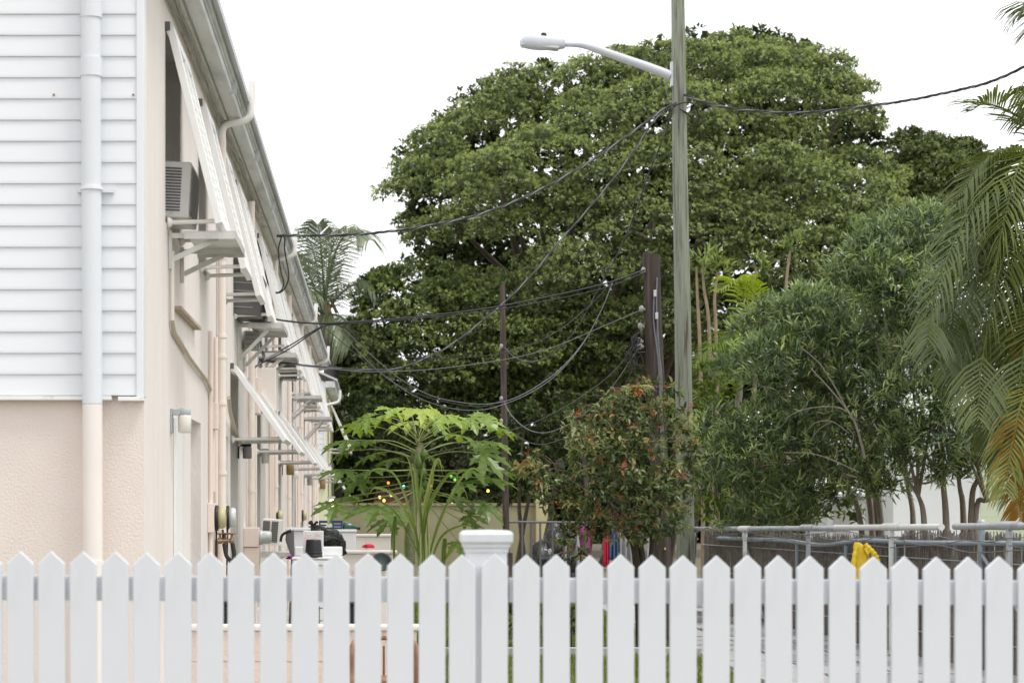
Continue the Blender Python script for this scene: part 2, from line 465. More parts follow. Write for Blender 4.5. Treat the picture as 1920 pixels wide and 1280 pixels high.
# round downspout on the end wall
dsx = at(174, 0, Y0 - .1).x
dy = Y0 - .115
M['downpipe'] = mat('white_downpipe', (0.70, 0.725, 0.755), 0.4, 0.02, 4)
ds = MB().tube([(dsx - .012, dy, ZE + .3), (dsx - .006, dy, 3.3), (dsx, dy, z_s - .03)], .054, 24).build('downspout', M['downpipe'], blg)
MB().tube([(dsx, dy, z_s - .032), (dsx + .003, dy, 1.1), (dsx + .003, dy, .05)], .0535, 24).build('lower_pipe', M['lowerpipe'], ds)
for zc, h, r in ((EYE + (CY - 20) / 348, .09, .059), (EYE + (CY - 128) / 348, .10, .059), (1.09, .09, .06)):
    MB().tube([(dsx - .006 if zc > 2 else dsx + .003, dy, zc - h / 2), (dsx - .006 if zc > 2 else dsx + .003, dy, zc + h / 2)], r, 24).build('collar', M['downpipe'] if zc > 2 else M['lowerpipe'], ds)
zc = EYE + (CY - 355) / 348
MB().tube([(dsx - .004, dy, zc - .008), (dsx - .004, dy, zc + .008)], .062, 24).box(dsx - .09, dsx + .11, dy + .05, SD - .012, zc - .012, zc + .012).build('clip', M['vinyl'], ds)
# eaves: weathered soffit board, box gutter with ribbed face
g0, g1 = Y0 - .1, Y1 + .05
MB().box(WX + .001, WX + .083, g0, g1, ZE + .02, ZE + .06).build('soffit', M['soffit'], blg)
MB().box(WX + .083, WX + .09, g0, g1, ZE + .03, ZE + .07).build('soffit_lip', M['acgrey'], blg)
gt = MB().box(WX + .09, WX + .184, g0, g1, ZE + .045, ZE + .053)
gt.box(WX + .176, WX + .186, g0, g1, ZE + .0535, ZE + .11).box(WX + .18, WX + .196, g0, g1, ZE + .1105, ZE + .135).box(WX + .182, WX + .215, g0, g1, ZE + .1355, ZE + .2)
gut = gt.build('gutter', M['gutter'], blg, bev=.004)
y = Y0 + 1.2
while y < Y1:
    MB().box(WX + .17, WX + .222, y, y + .035, ZE + .04, ZE + .207).build('gutter_joint', M['galv'], gut)
    y += 3.05
# loose wires lashed under the soffit
for s in range(3):
    pts = []
    yy = Y0 + .2
    while yy < 22:
        pts.append((WX + .035 + .012 * s + random.uniform(-.012, .012), yy, ZE + .008 - abs(random.gauss(0, .012))))
        yy += .35
    MB().tube(spline(pts, 3), .005, 5).build('soffit_wire', M['acgrey'], blg)
# white trim board below the first lamp
MB().box(WX + .002, WX + .02, fd(325), fd(336), 0.02, EYE + (CY - 785) * fd(330) / F).build('trim_board', M['white'], blg)
# patched-up sill ledge below the first window
MB().box(WX + .001, WX + .05, 13.26, 14.8, 2.655, 2.675).build('ledge', mat('peeling_wood', (.45, .36, .28), .8, .2, 12), blg)
# drain stacks at each axis with a swan neck through the gutter
def stack(y, r=.031, name='drain_pipe'):
    x = WX + .045
    p = MB().tube([(x, y, .02), (x, y, 3.9), (x, y, ZE - .12)], r, 14).build(name, M['pinkpipe'], blg)
    for z in (0.5, 1.2, 1.7, 2.25, 2.62, 2.78, 3.4): MB().tube([(x, y, z - .012), (x, y, z + .012)], r + .007, 14).build('clamp', M['pinkpipe'], p)
    r = .034; n = [(x, y, ZE - .125), (x, y, ZE - .06), (x + .02, y, ZE - .02), (x + .07, y, ZE), (x + .16, y, ZE + .015), (x + .21, y, ZE + .045), (x + .225, y, ZE + .1), (x + .235, y, ZE + .33)]
    MB().tube(spline(n, 4), r * .88, 12).build('vent_pipe', M['pvc'], p)
    return p
for A in AX: stack(A + .5)
for y in (20.75, 29.8, 38.8):
    p = MB().tube([(WX + .05, y, .02), (WX + .05, y, ZE - .05)], .032, 12).build('drain_pipe', M['pinkpipe'], blg)
    for z in (0.6, 1.6, 2.6, 3.5): MB().tube([(WX + .05, y, z - .015), (WX + .05, y, z + .015)], .038, 12).build('clamp', M['pinkpipe'], p)
for A in AX:
    for dy_ in (-.35, .2):
        MB().tube([(WX + .02, A + dy_, .3), (WX + .02, A + dy_, 2.75)], .016, 8).build('conduit', M['pinkpaint'], blg)
for y in (21.2, 22.0, 26.6, 30.3, 33.0, 39.4, 42):
    MB().tube([(WX + .02, y, .2), (WX + .02, y, 4.3)], .014, 7).build('conduit', M['palepink'], blg)
# conduit that drops from the first shelf and runs along the wall
cz = [(WX + .02, 12.98, 2.98), (WX + .02, 12.98, 2.56), (WX + .02, 13.1, 2.5), (WX + .02, 14.2, 2.42), (WX + .02, 15.6, 2.36), (WX + .02, 16.0, 2.31), (WX + .02, 16.15, 2.2)]
MB().tube(cz[:2], .013, 8).build('conduit', M['palepink'], blg)
MB().tube(cz[1:], .014, 8).build('conduit', mat('bare_conduit', (.55, .47, .36), .5, .08, 12), blg)
MB().tube([(WX + .02, 16.15, 2.2), (WX + .02, 16.2, 1.55)], .02, 8).build('conduit', M['pinkpaint'], blg)
MB().tube(spline([(WX + .09, 16.95, 2.3), (WX + .06, 17.6, 2.2), (WX + .03, 19.0, 2.05), (WX + .02, 20.4, 1.98)], 5), .016, 8).build('conduit', mat('bare_conduit_b', (.55, .47, .36), .5, .08, 12), blg)
MB().box(WX + .001, WX + .06, 16.08, 16.3, 2.02, 2.22).build('junction_box', M['pinkpaint'], blg, bev=.004)
# electrical panels standing off the wall
MB().box(WX + .001, -1.05, 22.35, 22.95, 2.45, 2.9).build('panel_box', M['palepink'], blg, bev=.008)
MB().box(WX + .001, -1.15, 20.95, 21.35, 2.36, 2.72).build('panel_box', M['pinkpaint'], blg, bev=.008)

# ------------------------------------------------------------------ hinged storm shutters
def shutter(y0, y1, zt, out, drop, label, group, detail=True, two=False):
    L = math.hypot(out, drop)
    u = Vector((out / L, 0, -drop / L)); v = Vector((0, 1, 0)); w = u.cross(v) * -1   # w points outwards
    if w.x < 0: w = -w
    o = Vector((WX + .03, 0, zt))
    t = thing('storm_shutter', (WX, (y0 + y1) / 2, zt), label, 'shutter', group)
    fr = MB()
    def piece(s0, s1, a, b_, th=.022):
        c = o + u * (s0 + s1) / 2; c.y = (a + b_) / 2
        fr.obox(c, u, v, w, (s1 - s0) / 2, (b_ - a) / 2, th)
    st = .10
    piece(0, L, y0, y0 + st); piece(0, L, y1 - st, y1)
    piece(0, st, y0 + st, y1 - st); piece(L - st, L, y0 + st, y1 - st)
    bays = [(y0 + st, y1 - st)]
    if two:
        m_ = (y0 + y1) / 2; piece(st, L - st, m_ - .02, m_ + .02); bays = [(y0 + st, m_ - .02), (m_ + .02, y1 - st)]
    fr.build('frame', M['white'], t, bev=.003)
    n = max(5, int((L - 2 * st) / .062))
    allm = MB(); me = None
    for a, b_ in bays:
        for i in range(n):
            s = st + (i + .5) * (L - 2 * st) / n
            c = o + u * s; c.y = (a + b_) / 2
            su = (u * .965 + w * .26).normalized(); sw = su.cross(v)
            if detail:
                if me is None:
                    me = MB().obox((0, 0, 0), su, v, sw, .029, (b_ - a) / 2 - .001, .0035).mesh('slat'); me.materials.append(M['white'])
                q = link('slat', me, t); q.location = c - ORG[t]
            else:
                allm.obox(c, su, v, sw, .029, (b_ - a) / 2 - .001, .0035)
    if not detail:
        q = allm.build('slat', M['white'], t); q['kind'] = 'stuff'
    # prop arms with wall feet
    for yy in (y0 + .12, y1 - .12):
        e = o + u * (L - .03); e.y = yy
        p0 = Vector((WX + .002, yy, e.z - .01))
        MB().tube([p0, e], .014, 8).lathe(p0, [(.035, 0), (.035, .012), (.02, .03)], 8, (1, 0, 0)).build('prop_arm', M['pvc'], t)
    for yy in (y0, y1): MB().box(WX + .001, WX + .03, yy - .02, yy + .02, zt - .02, zt + .03).build('hinge', M['acdark'], t)
    return t
up_names = ['long white louvred shutter nearest the siding corner, over the first air conditioner', 'second upper white shutter from the siding corner, narrow, on two prop arms',
            'third upper white shutter from the siding corner, above the dark air conditioner bracket arms', 'fourth upper white shutter from the siding corner, over the dark air conditioner']
ordn = ['fifth', 'sixth', 'seventh', 'eighth', 'ninth', 'tenth', 'eleventh', 'twelfth', 'thirteenth', 'fourteenth', 'fifteenth', 'sixteenth']
for i, (a, b_, c, d) in enumerate(upper):
    nm = up_names[i] if i < 4 else '%s upper white shutter from the siding corner of the pink wall' % ordn[i - 4]
    shutter(a - .01, b_ + .12, 4.29, .29, 1.17, nm, 'shutters along the upper floor', i < 4, two=i in (0, 3))
lows = [h for h in lower if h[2] > .1]
for i, (a, b_, c, d) in enumerate(lows):
    nm = '%s lower white awning shutter from the near end of the pink wall' % ['first', 'second', 'third', 'fourth', 'fifth', 'sixth', 'seventh'][i]
    shutter(a - .01, b_ + .1, 2.65, .44, .64, nm, 'awning shutters along the ground floor', i < 2)

# ------------------------------------------------------------------ metal shelves below windows
def shelf(y0, y1, z, out, label, drop=.16):
    t = thing('wall_shelf', (WX, (y0 + y1) / 2, z), label, 'shelf', 'metal wall shelves')
    MB().box(WX + .1, WX + out, y0, y1, z, z + .004).box(WX + out - .004, WX + out, y0, y1, z - .04, z - .0005).box(WX + .1, WX + out - .005, y0, y0 + .004, z - .045, z - .0005).box(WX + .1, WX + out - .005, y1 - .004, y1, z - .045, z - .0005).build('tray', M['alu'], t, bev=.001)
    for yy in (y0 + .06, y1 - .1):
        br = MB().bar((WX + .012, yy, z - drop - .06), (WX + .012, yy, z + .01), .03, .02)
        br.bar((WX + .02, yy + .024, z - drop), (WX + out * .72, yy + .024, z - .03), .012, .032)
        br.bar((WX + .022, yy - .02, z - .02), (WX + out - .02, yy - .02, z - .02), .01, .03)
        br.build('bracket', M['alu'], t)
    return t
shelf(12.9, 13.85, 3.09, .41, 'aluminium wall shelf on two brackets under the first window air conditioner')
shelf(19.3, 20.35, 3.1, .42, 'weathered metal shelf under the dark air conditioner with wires hanging below', .32)
shelf(22.4, 23.3, 3.06, .42, 'third metal wall shelf from the near corner above the pink panel box', .24)
shelf(31.0, 32.0, 3.08, .46, 'fourth metal wall shelf from the near corner, halfway down the pink wall', .3)
shelf(36.2, 37.2, 3.0, .5, 'farthest metal wall shelf near the far end of the pink wall', .4)
shelf(20.6, 21.2, 1.0, .52, 'low grey metal bracket shelf holding the white louvred unit', .2)

# ------------------------------------------------------------------ window air conditioners
def aircon(x0, x1, y0, y1, z0, z1, body, grille, label, tilt=0.05, slats=16, frontal=False):
    t = thing('air_conditioner', ((x0 + x1) / 2, (y0 + y1) / 2, z0), label, 'air conditioner', 'air conditioners on the pink wall')
    MB().box(x0, x1, y0, y1, z0, z1).build('casing', body, t, bev=.008)
    # side vents facing the camera
    h = (z1 - z0)
    me = MB().box(-(x1 - x0) * .36, (x1 - x0) * .30, -.004, .004, -h * .013, h * .013).mesh('louvre'); me.materials.append(grille)
    for i in range(slats):
        o = link('louvre', me, t); o.location = Vector(((x0 + x1) / 2, y0 - .002, z0 + h * (.1 + .8 * (i + .5) / slats))) - ORG[t]
    # rear coil panel facing the yard
    cp = MB().box(x1 - .001, x1 + .006, y0 + .03, y1 - .03, z0 + .03, z1 - .03).build('coil_panel', M['acgrey'] if body is not M['acdark'] else M['acdark'], t)
    t.rotation_euler = (0, R(3), 0)
    return t
aircon(WX - .16, WX + .12, 12.98, 13.55, 3.19, 3.53, M['acwhite'], M['acdark'], 'grey white window air conditioner with a louvred side sticking out of the first upper window', slats=15)
aircon(WX - .15, WX + .24, 18.92, 19.6, 3.14, 3.50, M['acdark'], M['acgrey'], 'large dark window air conditioner sticking out beside the fourth upper shutter', slats=4)
aircon(WX + .02, WX + .14, 20.0, 20.4, 2.93, 3.09, M['acgrey'], M['acdark'], 'small grey electric unit hanging just under the dark air conditioner', slats=3)
aircon(WX - .1, WX + .2, 27.9, 28.5, 3.14, 3.46, M['acdark'], M['acgrey'], 'dark air conditioner halfway along the upper pink wall', slats=4)
aircon(WX - .1, WX + .22, 36.6, 37.2, 3.14, 3.44, M['acgrey'], M['acdark'], 'grey air conditioner near the far end of the pink wall', slats=5)

# low condenser unit with two louvred panels, on its bracket
cu = thing('condenser_unit', at(508, 1026, 20.75), 'white unit with two dark louvred panels on a low metal bracket', 'air conditioner')
MB().box(-1.12, -.93, 20.72, 21.05, 1.07, 1.325).build('casing', M['acwhite'], cu, bev=.006)
for xa, xb in ((-1.112, -1.045), (-1.028, -.965)):
    pn = MB().box(xa, xb, 20.714, 20.72, 1.10, 1.305).build('louvre_panel', M['acdark'], cu)
    me = MB().box(-(xb - xa) / 2 + .004, (xb - xa) / 2 - .004, -.004, .004, -.003, .003).mesh('louvre'); me.materials.append(M['acgrey'])
    for i in range(10):
        o = link('louvre', me, pn); o.location = Vector(((xa + xb) / 2, 20.712, 1.112 + i * .0205)) - ORG[cu]
cu.rotation_euler = (0, R(4), 0)

# ------------------------------------------------------------------ wall lamps
def wall_lamp(y, z, body, glass, label, lit=False, s=1.0):
    t = thing('wall_lamp', (WX, y, z), label, 'lamp', 'wall lamps along the facade')
    MB().box(WX + .001, WX + .012, y - .04 * s, y + .04 * s, z - .15 * s, z).box(WX + .012, WX + .06 * s, y - .03 * s, y + .03 * s, z - .04 * s, z - .004).build('bracket', body, t, bev=.003)
    c = (WX + .085 * s, y, z)
    MB().lathe((c[0], c[1], z - .04 * s), [(.035 * s, 0), (.038 * s, .005), (.038 * s, .036 * s), (.03 * s, .042 * s)], 18).build('cap', body, t)
    MB().lathe((c[0], c[1], z - .15 * s), [(.034 * s, 0), (.041 * s, .008), (.041 * s, .10 * s), (.036 * s, .1095 * s)], 18).build('globe', glass, t)
    return t
zl = 2.03
wall_lamp(13.1, zl, M['lampgrey'], M['globe'], 'grey wall lamp with cream globe nearest the siding corner')
wall_lamp(19.47, 2.03, M['black'], M['acgrey'], 'black wall lamp with grey globe under the first awning shutter')
wall_lamp(22.65, 2.06, M['lampgrey'], M['globe'], 'grey wall lamp with white globe behind the black lamp')
wall_lamp(28.6, 2.08, M['brownbox'], M['brownbox'], 'mustard brown boxy wall lamp under the awning shutters', s=1.3)
wall_lamp(31.2, 2.03, M['lampgrey'], M['globe'], 'pale globe wall lamp just beyond the mustard brown one')
wall_lamp(37.3, 2.03, M['acwhite'], M['globe'], 'small cream wall lamp far along the pink wall', s=1.2)
wall_lamp(45.3, 2.1, M['brownbox'], M['brownbox'], 'farthest brown wall lamp beside the pale green wall', s=1.5)

# ------------------------------------------------------------------ electricity meters
def meter(y, z, body, dome, label, r=.085):
    t = thing('electricity_meter', (WX, y, z), label, 'meter', 'meters on the pink wall')
    MB().box(WX + .001, WX + .05, y - .1, y + .1, z - .11, z + .11).build('backbox', M['pinkpaint'], t, bev=.005)
    MB().lathe((WX + .05, y, z), [(r, 0), (r + .012, .004), (r + .012, .022), (r, .026)], 20, (1, 0, 0)).build('ring', M['black'], t)
    MB().lathe((WX + .0755, y, z), [(r - .004, 0), (r - .004, .03), (r - .012, .05), (r - .03, .056)], 20, (1, 0, 0)).build('dome', dome, t)
    MB().tube([(WX + .06, y, z - r - .01), (WX + .055, y, z - .35), (WX + .05, y + .03, z - .5)], .008, 6).build('lead', M['cable'], t)
    return t
meter(16.05, 1.35, M['black'], M['meteryel'], 'yellowed electricity meter on the pink wall above the garden tap')
meter(17.25, 1.35, M['black'], M['meterglass'], 'clear domed electricity meter just beyond the yellowed one')
meter(25.9, 1.33, M['black'], M['meteryel'], 'yellowed electricity meter above the white louvred unit')
meter(34.8, 1.33, M['black'], M['meteryel'], 'distant yellowed electricity meter far along the pink wall')
mb_ = thing('meter_box', (WX, 20.4, .8), 'pink meter box with a round glass dial beside the white louvred unit', 'meter')
MB().box(WX + .001, WX + .14, 20.3, 20.6, 1.06, 1.245).build('cabinet', M['pinkpaint'], mb_, bev=.006)
MB().box(WX + .001, WX + .139, 20.31, 20.6, .7, 1.055).build('lower_cabinet', M['pinkpaint'], mb_, bev=.006)
MB().lathe((WX + .14, 20.45, 1.15), [(.07, 0), (.07, .03), (.062, .035), (.062, .1), (.05, .12)], 20, (1, 0, 0)).build('dial', M['meterglass'], mb_)
# garden tap with hoses
gp = thing('garden_tap', (WX, 16.5, 0), 'cluster of brass garden taps with black hoses below the first meters', 'tap')
MB().tube([(WX + .03, 16.45, .1), (WX + .03, 16.45, 1.18)], .012, 8).tube([(WX + .03, 16.4, 1.17), (WX + .15, 16.42, 1.175)], .014, 8).build('pipe', M['brass'], gp)
for i, x in enumerate((WX + .06, WX + .1, WX + .15)):
    MB().lathe((x, 16.42, 1.15), [(.014, 0), (.02, .01), (.02, .04), (.01, .05), (.008, .07), (.032, .075), (.032, .085)], 10).build('valve', [M['brass'], M['rust'], M['brass']][i], gp)
MB().tube(spline([(WX + .09, 16.42, 1.15), (WX + .11, 16.4, 1.06), (WX + .15, 16.4, .98), (WX + .14, 16.38, .7), (WX + .17, 16.38, .2), (WX + .3, 16.3, .03)], 5), .016, 8).build('hose', M['black'], gp)
MB().tube(spline([(WX + .155, 16.42, 1.15), (WX + .17, 16.4, 1.05), (WX + .15, 16.4, .9), (WX + .19, 16.36, .5), (WX + .2, 16.3, .05)], 5), .018, 8).build('hose', M['black'], gp)
MB().tube([(WX + .08, 16.42, 1.26), (WX + .085, 16.42, 1.17)], .01, 6).build('riser', M['cable'], gp)

# ================================================================== PALE GREEN BUILDING BEHIND
M['paleyel'] = mat('pale_lime_stucco', (0.72, 0.73, 0.50), 0.9, 0.04, 2, bump=0.004, bscale=40, spec=.15)
b2 = thing('pale_green_building', (WX, 53, 0), 'pale lime building with white siding beyond the end of the pink one', 'building')
V0, V1 = 53.0, 74.0
hol2 = [(55.5, 56.6, 3.1, 4.2), (59, 60, 3.1, 4.2), (63, 64, 3.1, 4.2), (56, 57, .1, 2.5), (60.5, 61.5, .1, 2.5)]
holed_wall(MB(), WX, .16, V0, V1, 0, 4.6, hol2).build('side_wall', M['paleyel'], b2)
MB().add([(EX, V0, 0), (WX, V0, 0), (WX, V0, 4.6), ((WX + EX) / 2, V0, 6.3), (EX, V0, 4.6)], [(0, 1, 2, 3, 4)]).build('end_wall', M['paleyel'], b2)
MB().box(WX - .5, WX - .4, V0 + .1, V1, 0, 4.5).build('inner_wall', M['dark'], b2)
for i in range(19):
    o = link('siding_board', bme, b2); o.scale = (1, 1, 1.19); o.location = Vector((0, V0 - .03, 1.98 + i * .136)) - ORG[b2]
MB().box(WX - .036, WX + .01, V0 - .06, V0 + .1, 1.97, 4.6).build('corner_trim', M['vinyl'], b2)
MB().box(WX + .001, WX + .24, V0 - .1, V1, 4.46, 4.62).build('gutter', M['gutter'], b2, bev=.01)
MB().prism([(WX + .3, V0 - .12, 4.625), ((WX + EX) / 2, V0 - .12, 6.4), ((WX + EX) / 2, V0 - .12, 6.45), (WX + .3, V0 - .12, 4.675)], (0, V1 - V0, 0)).build('roof', M['roof'], b2)
MB().tube(spline([(WX - .3, V0 - .1, 3.95), (WX + .1, V0 - .1, 4.05), (WX + .3, V0 - .1, 4.1), (WX + .36, V0 - .1, 4.2), (WX + .37, V0 - .1, 4.4)], 4), .034, 10).build('vent_pipe', M['pvc'], b2)
for (a, b_, c, d) in hol2:
    x = WX - .14
    wo_ = MB().box(x - .03, x + .02, a, a + .06, c, d).box(x - .03, x + .02, b_ - .06, b_, c, d).box(x - .03, x + .02, a + .06, b_ - .06, d - .06, d).build('window', M['white'], b2)
    MB().add([(x, a + .06, c), (x, b_ - .06, c), (x, b_ - .06, d - .06), (x, a + .06, d - .06)], [(0, 1, 2, 3)]).build('pane', M['glass'], wo_)
shutter(55.4, 56.7, 4.3, .62, 1.3, 'nearest upper white shutter on the pale lime building', 'shutters on the pale lime building', False)
shutter(58.9, 60.1, 4.3, .55, 1.3, 'second upper white shutter on the pale lime building', 'shutters on the pale lime building', False)
shutter(62.9, 64.1, 4.3, .5, 1.3, 'third upper white shutter on the pale lime building', 'shutters on the pale lime building', False)
shutter(55.9, 57.1, 2.6, .62, .95, 'first lower awning shutter on the pale lime building', 'shutters on the pale lime building', False)
shutter(60.4, 61.6, 2.6, .6, .95, 'second lower awning shutter on the pale lime building', 'shutters on the pale lime building', False)
wall_lamp(55.0, 1.78, M['lampgrey'], emit('lit_lamp_glass', (1, .85, .5), 4.0), 'glowing wall lamp on the pale lime building', s=1.7)

# ================================================================== POLES AND STREET LIGHT
M['polewood'] = mat('weathered_green_pole_wood', (0.25, 0.27, 0.215), 0.85, 0.18, 9, bump=0.012, bscale=14, c2=(0.10, 0.088, 0.065), c2s=5, c2t=(0.5, 0.66), stretch=(5, 5, 0.22), spec=.15)
M['brownpole'] = mat('dark_creosote_wood', (0.068, 0.054, 0.047), 0.85, 0.15, 6, bump=0.01, bscale=16, c2=(0.16, 0.13, 0.12), c2s=4, c2t=(.5, .75), stretch=(4, 4, 0.3), spec=.15)
M['lampwhite'] = mat('pale_grey_enamel', (0.52, 0.54, 0.57), 0.4, 0.03, 5)
PD = 28.0
def pole(name, pts, radii, m, label, n=20):
    pts = [Vector(p) for p in pts]
    t = thing(name, (pts[0].x, pts[0].y, 0), label, 'utility pole')
    MB().tube(spline(pts, 6), list(np.interp(np.linspace(0, 1, (len(pts) - 1) * 6 + 1), np.linspace(0, 1, len(radii)), radii)), n).build('shaft', m, t)
    return t
base = at(1287, 0, PD); base.z = 0
up_ = pole('utility_pole', [base, at(1284, 900, PD), at(1280, 600, PD), at(1275, 300, PD), at(1271, 0, PD), at(1269, -170, PD)], [.122, .117, .108, .099, .088, .083], M['polewood'],
           'tall greenish weathered wooden pole carrying the street light')
MB().box(base.x - .115, base.x - .09, PD - .02, PD + .02, 5.9, 6.1).build('strap', M['galv'], up_)
# ground cable strapped down its right side
MB().tube(spline([at(1300, 1100, PD - .03), at(1297, 900, PD - .03), at(1294, 740, PD - .03), at(1291, 560, PD - .03)], 6), .012, 6).build('ground_wire', M['acgrey'], up_)
# street light
sl = thing('street_light', at(1259, 150, PD), 'white cobra head street light on a long arm fixed to the tall pole', 'street light')
MB().obox(at(1259.5, 140, PD), (0, 0, 1), (1, 0, 0), (0, 1, 0), .16, .016, .05).build('mounting_plate', M['lampwhite'], sl, bev=.004)
arm = spline([at(1257, 142, PD), at(1215, 126, PD), at(1160, 107, PD), at(1115, 91, PD), at(1092, 85, PD), at(1070, 83.5, PD), at(1050, 84, PD)], 5)
MB().tube(arm, list(np.interp(np.linspace(0, 1, len(arm)), [0, .5, .8, 1], [.062, .05, .035, .03])), 14).build('arm', M['lampwhite'], sl)
# head: tapered rounded shell
hd = MB(); secs = [(1059, 74, 91, .05), (1050, 72, 93, .07), (1035, 70, 94, .085), (1012, 67, 94.5, .10), (995, 66, 92.5, .105), (985, 67.5, 90.5, .1), (978, 72, 88.5, .085), (974.5, 77, 86, .05)]
vs = []; fs = []; nn = 14
for px, yt, yb, hw in secs:
    pt, pb = at(px, yt, PD), at(px, yb, PD)
    c = (pt + pb) / 2; hz = (pt.z - pb.z) / 2
    for q in range(nn):
        a = 2 * math.pi * q / nn
        ca, sa = math.cos(a), math.sin(a)
        vs.append((c.x, c.y + hw * math.copysign(abs(ca) ** .7, ca), c.z + hz * math.copysign(abs(sa) ** .7, sa)))
for i in range(len(secs) - 1):
    for q in range(nn): fs.append((i * nn + q, i * nn + (q + 1) % nn, (i + 1) * nn + (q + 1) % nn, (i + 1) * nn + q))
fs += [tuple(range(nn)), tuple((len(secs) - 1) * nn + q for q in range(nn))]
hd.add(vs, fs, True)
head = hd.build('lamp_head', M['lampwhite'], sl)
MB().obox(at(1012, 88.5, PD), Vector((1, 0, -.1)).normalized(), (0, 1, 0), Vector((.1, 0, 1)).normalized(), .25, .085, .02).build('lens', mat('lamp_lens', (.45, .5, .47), .15, .03, 5, spec=.7), head, bev=.015)
MB().lathe(at(1019.5, 74, PD), [(.042, 0), (.042, .05), (.036, .078), (.028, .084)], 12).build('photocell', M['black'], head)
MB().tube(spline([at(1248, 150, PD - .02), at(1252, 160, PD - .03), at(1250, 172, PD - .03), at(1254, 186, PD - .02), at(1258, 198, PD - .02)], 5), .006, 5).build('lead_wire', M['cablegrey'], sl)

BD = 22.5
base = at(1246, 0, BD); base.z = 0
bp_ = pole('service_pole', [base, at(1242, 1060, BD), at(1233, 800, BD), at(1226, 620, BD), at(1222, 478, BD)], [.105, .1, .095, .09, .083], M['brownpole'],
           'short dark brown pole full of cable clamps behind the red flowered bush')
c = at(1214, 480, BD + .02)
MB().box(c.x - .045, c.x + .02, c.y - .05, c.y + .05, c.z - .25, c.z + .035).build('top_spur', M['brownpole'], bp_, bev=.01)
for x0, x1, y0 in ((1232, 1238, 520), (1227, 1236, 545), (1233, 1240, 590)):
    a = MB().tube(spline([at(x0, y0, BD - .1), at(x0 - 1, y0 + 60, BD - .105), at(x1, 700, BD - .11), at(x1 + 4, 860, BD - .12)], 6), .009, 6).build('riser_wire', M['cablegrey'], bp_)
for px, py in ((1228, 550), (1231, 592)):
    p = at(px, py, BD - .11)
    MB().box(p.x - .015, p.x + .015, p.y - .02, p.y + .02, p.z - .035, p.z + .035).build('clamp', M['galv'], bp_, bev=.004)
for px, py in ((1207, 508), (1203, 580), (1201, 612), (1199, 640), (1200, 650)):
    p = at(px, py, BD - .02)
    MB().tube([p + Vector((.04, 0, 0)), p - Vector((.02, 0, 0))], .015, 8).lathe(p, [(.01, -.03), (.03, -.01), (.03, .02), (.012, .04)], 10).build('insulator', M['acgrey'], bp_)
p = at(1203, 600, BD - .03)
MB().tube([p, p + Vector((0, 0, -.14))], .012, 6).build('turnbuckle', M['cablegrey'], bp_)
# knot of black cable ends beside the pole
kn = MB()
for i in range(9):
    p0 = at(1200 + random.uniform(-6, 6), 625 + random.uniform(-10, 25), BD - .08)
    kn.tube(spline([p0, p0 + Vector((random.uniform(-.12, .0), random.uniform(-.05, .05), random.uniform(-.15, .02))), p0 + Vector((random.uniform(-.16, .04), random.uniform(-.05, .05), random.uniform(-.25, -.1))), p0 + Vector((random.uniform(-.1, .08), 0, random.uniform(-.36, -.2)))], 5), .007, 5)
kn.build('cable_tails', M['cable'], bp_)
p = at(1247, 1028, BD - .11)
MB().box(p.x - .01, p.x + .01, p.y, p.y + .01, p.z - .012, p.z + .012).build('number_plate', mat('yellow_plate', (.65, .5, .08), .5, .05, 20), bp_)

TD = 36.0
base = at(952, 0, TD); base.z = 0
tp_ = pole('thin_pole', [base, at(949, 1000, TD), at(945, 760, TD), at(942, 533, TD)], [.062, .058, .052, .044], M['brownpole'], 'thin brown pole standing behind the papaya plant', 12)
MB().box(base.x - .02, base.x + .08, TD - .03, TD + .03, 0, .7).build('stub', M['brownpole'], tp_)
for py in (650, 748, 790): 
    p = at(940, py, TD - .06); MB().lathe(p, [(.012, -.03), (.03, -.01), (.03, .03), (.01, .05)], 8).build('insulator', M['acgrey'], tp_)

# ================================================================== OVERHEAD CABLES
def cable(label, pts, r=.008, m='cable', twist=0, second=None, name='overhead_cable'):
    """pts: (px, py, d) stations of the hanging line"""
    P = spline([at(*p) for p in pts], 8); r = r * .72
    t = thing(name, P[0], label, 'cable', 'overhead cables')
    if not twist:
        MB().tube(P, r, 6).build('strand', M[m], t)
    else:
        # lay several strands round one another along the line
        D = [0]
        for i in range(1, len(P)): D.append(D[-1] + (P[i] - P[i - 1]).length)
        n = int(D[-1] / (twist / 6)) + 1
        X = [np.interp(np.linspace(0, D[-1], n), D, [p[k] for p in P]) for k in range(3)]
        for s, mm in enumerate(('cable', 'cable', 'cablegrey')):
            pts_ = []
            for i in range(n):
                p = Vector((X[0][i], X[1][i], X[2][i])); q = Vector((X[0][min(i + 1, n - 1)], X[1][min(i + 1, n - 1)], X[2][min(i + 1, n - 1)])); o = Vector((X[0][max(i - 1, 0)], X[1][max(i - 1, 0)], X[2][max(i - 1, 0)]))
                tg = (q - o).normalized(); u = tg.cross(Vector((0, 0, 1))).normalized(); w = u.cross(tg)
                a = 2 * math.pi * (i / 6 + s / 3)
                pts_.append(p + (u * math.cos(a) + w * math.sin(a)) * r * .95)
            MB().tube(pts_, r * (.95 if s < 2 else .75), 5).build('strand', M[mm], t)
    return t
def lin(pts, d0, d1):
    x0, x1 = pts[0][0], pts[-1][0]
    return [(x, y, d0 + (d1 - d0) * (x - x0) / (x1 - x0)) for x, y in pts]
cable('twisted black and grey cable from the tall pole down to the gutter', lin([(1268, 194), (1240, 208), (1180, 252), (1100, 307), (1000, 362), (900, 402), (800, 424), (700, 437), (620, 441), (520, 442)], 27.9, 23.3), .014, twist=.5)
cable('thick twisted cable from the tall pole off to the upper right', lin([(1283, 178), (1310, 189), (1370, 203), (1450, 211), (1530, 210), (1620, 200), (1700, 189), (1780, 173), (1850, 156), (1905, 133), (2010, 80)], 27.9, 22), .014, twist=.5)
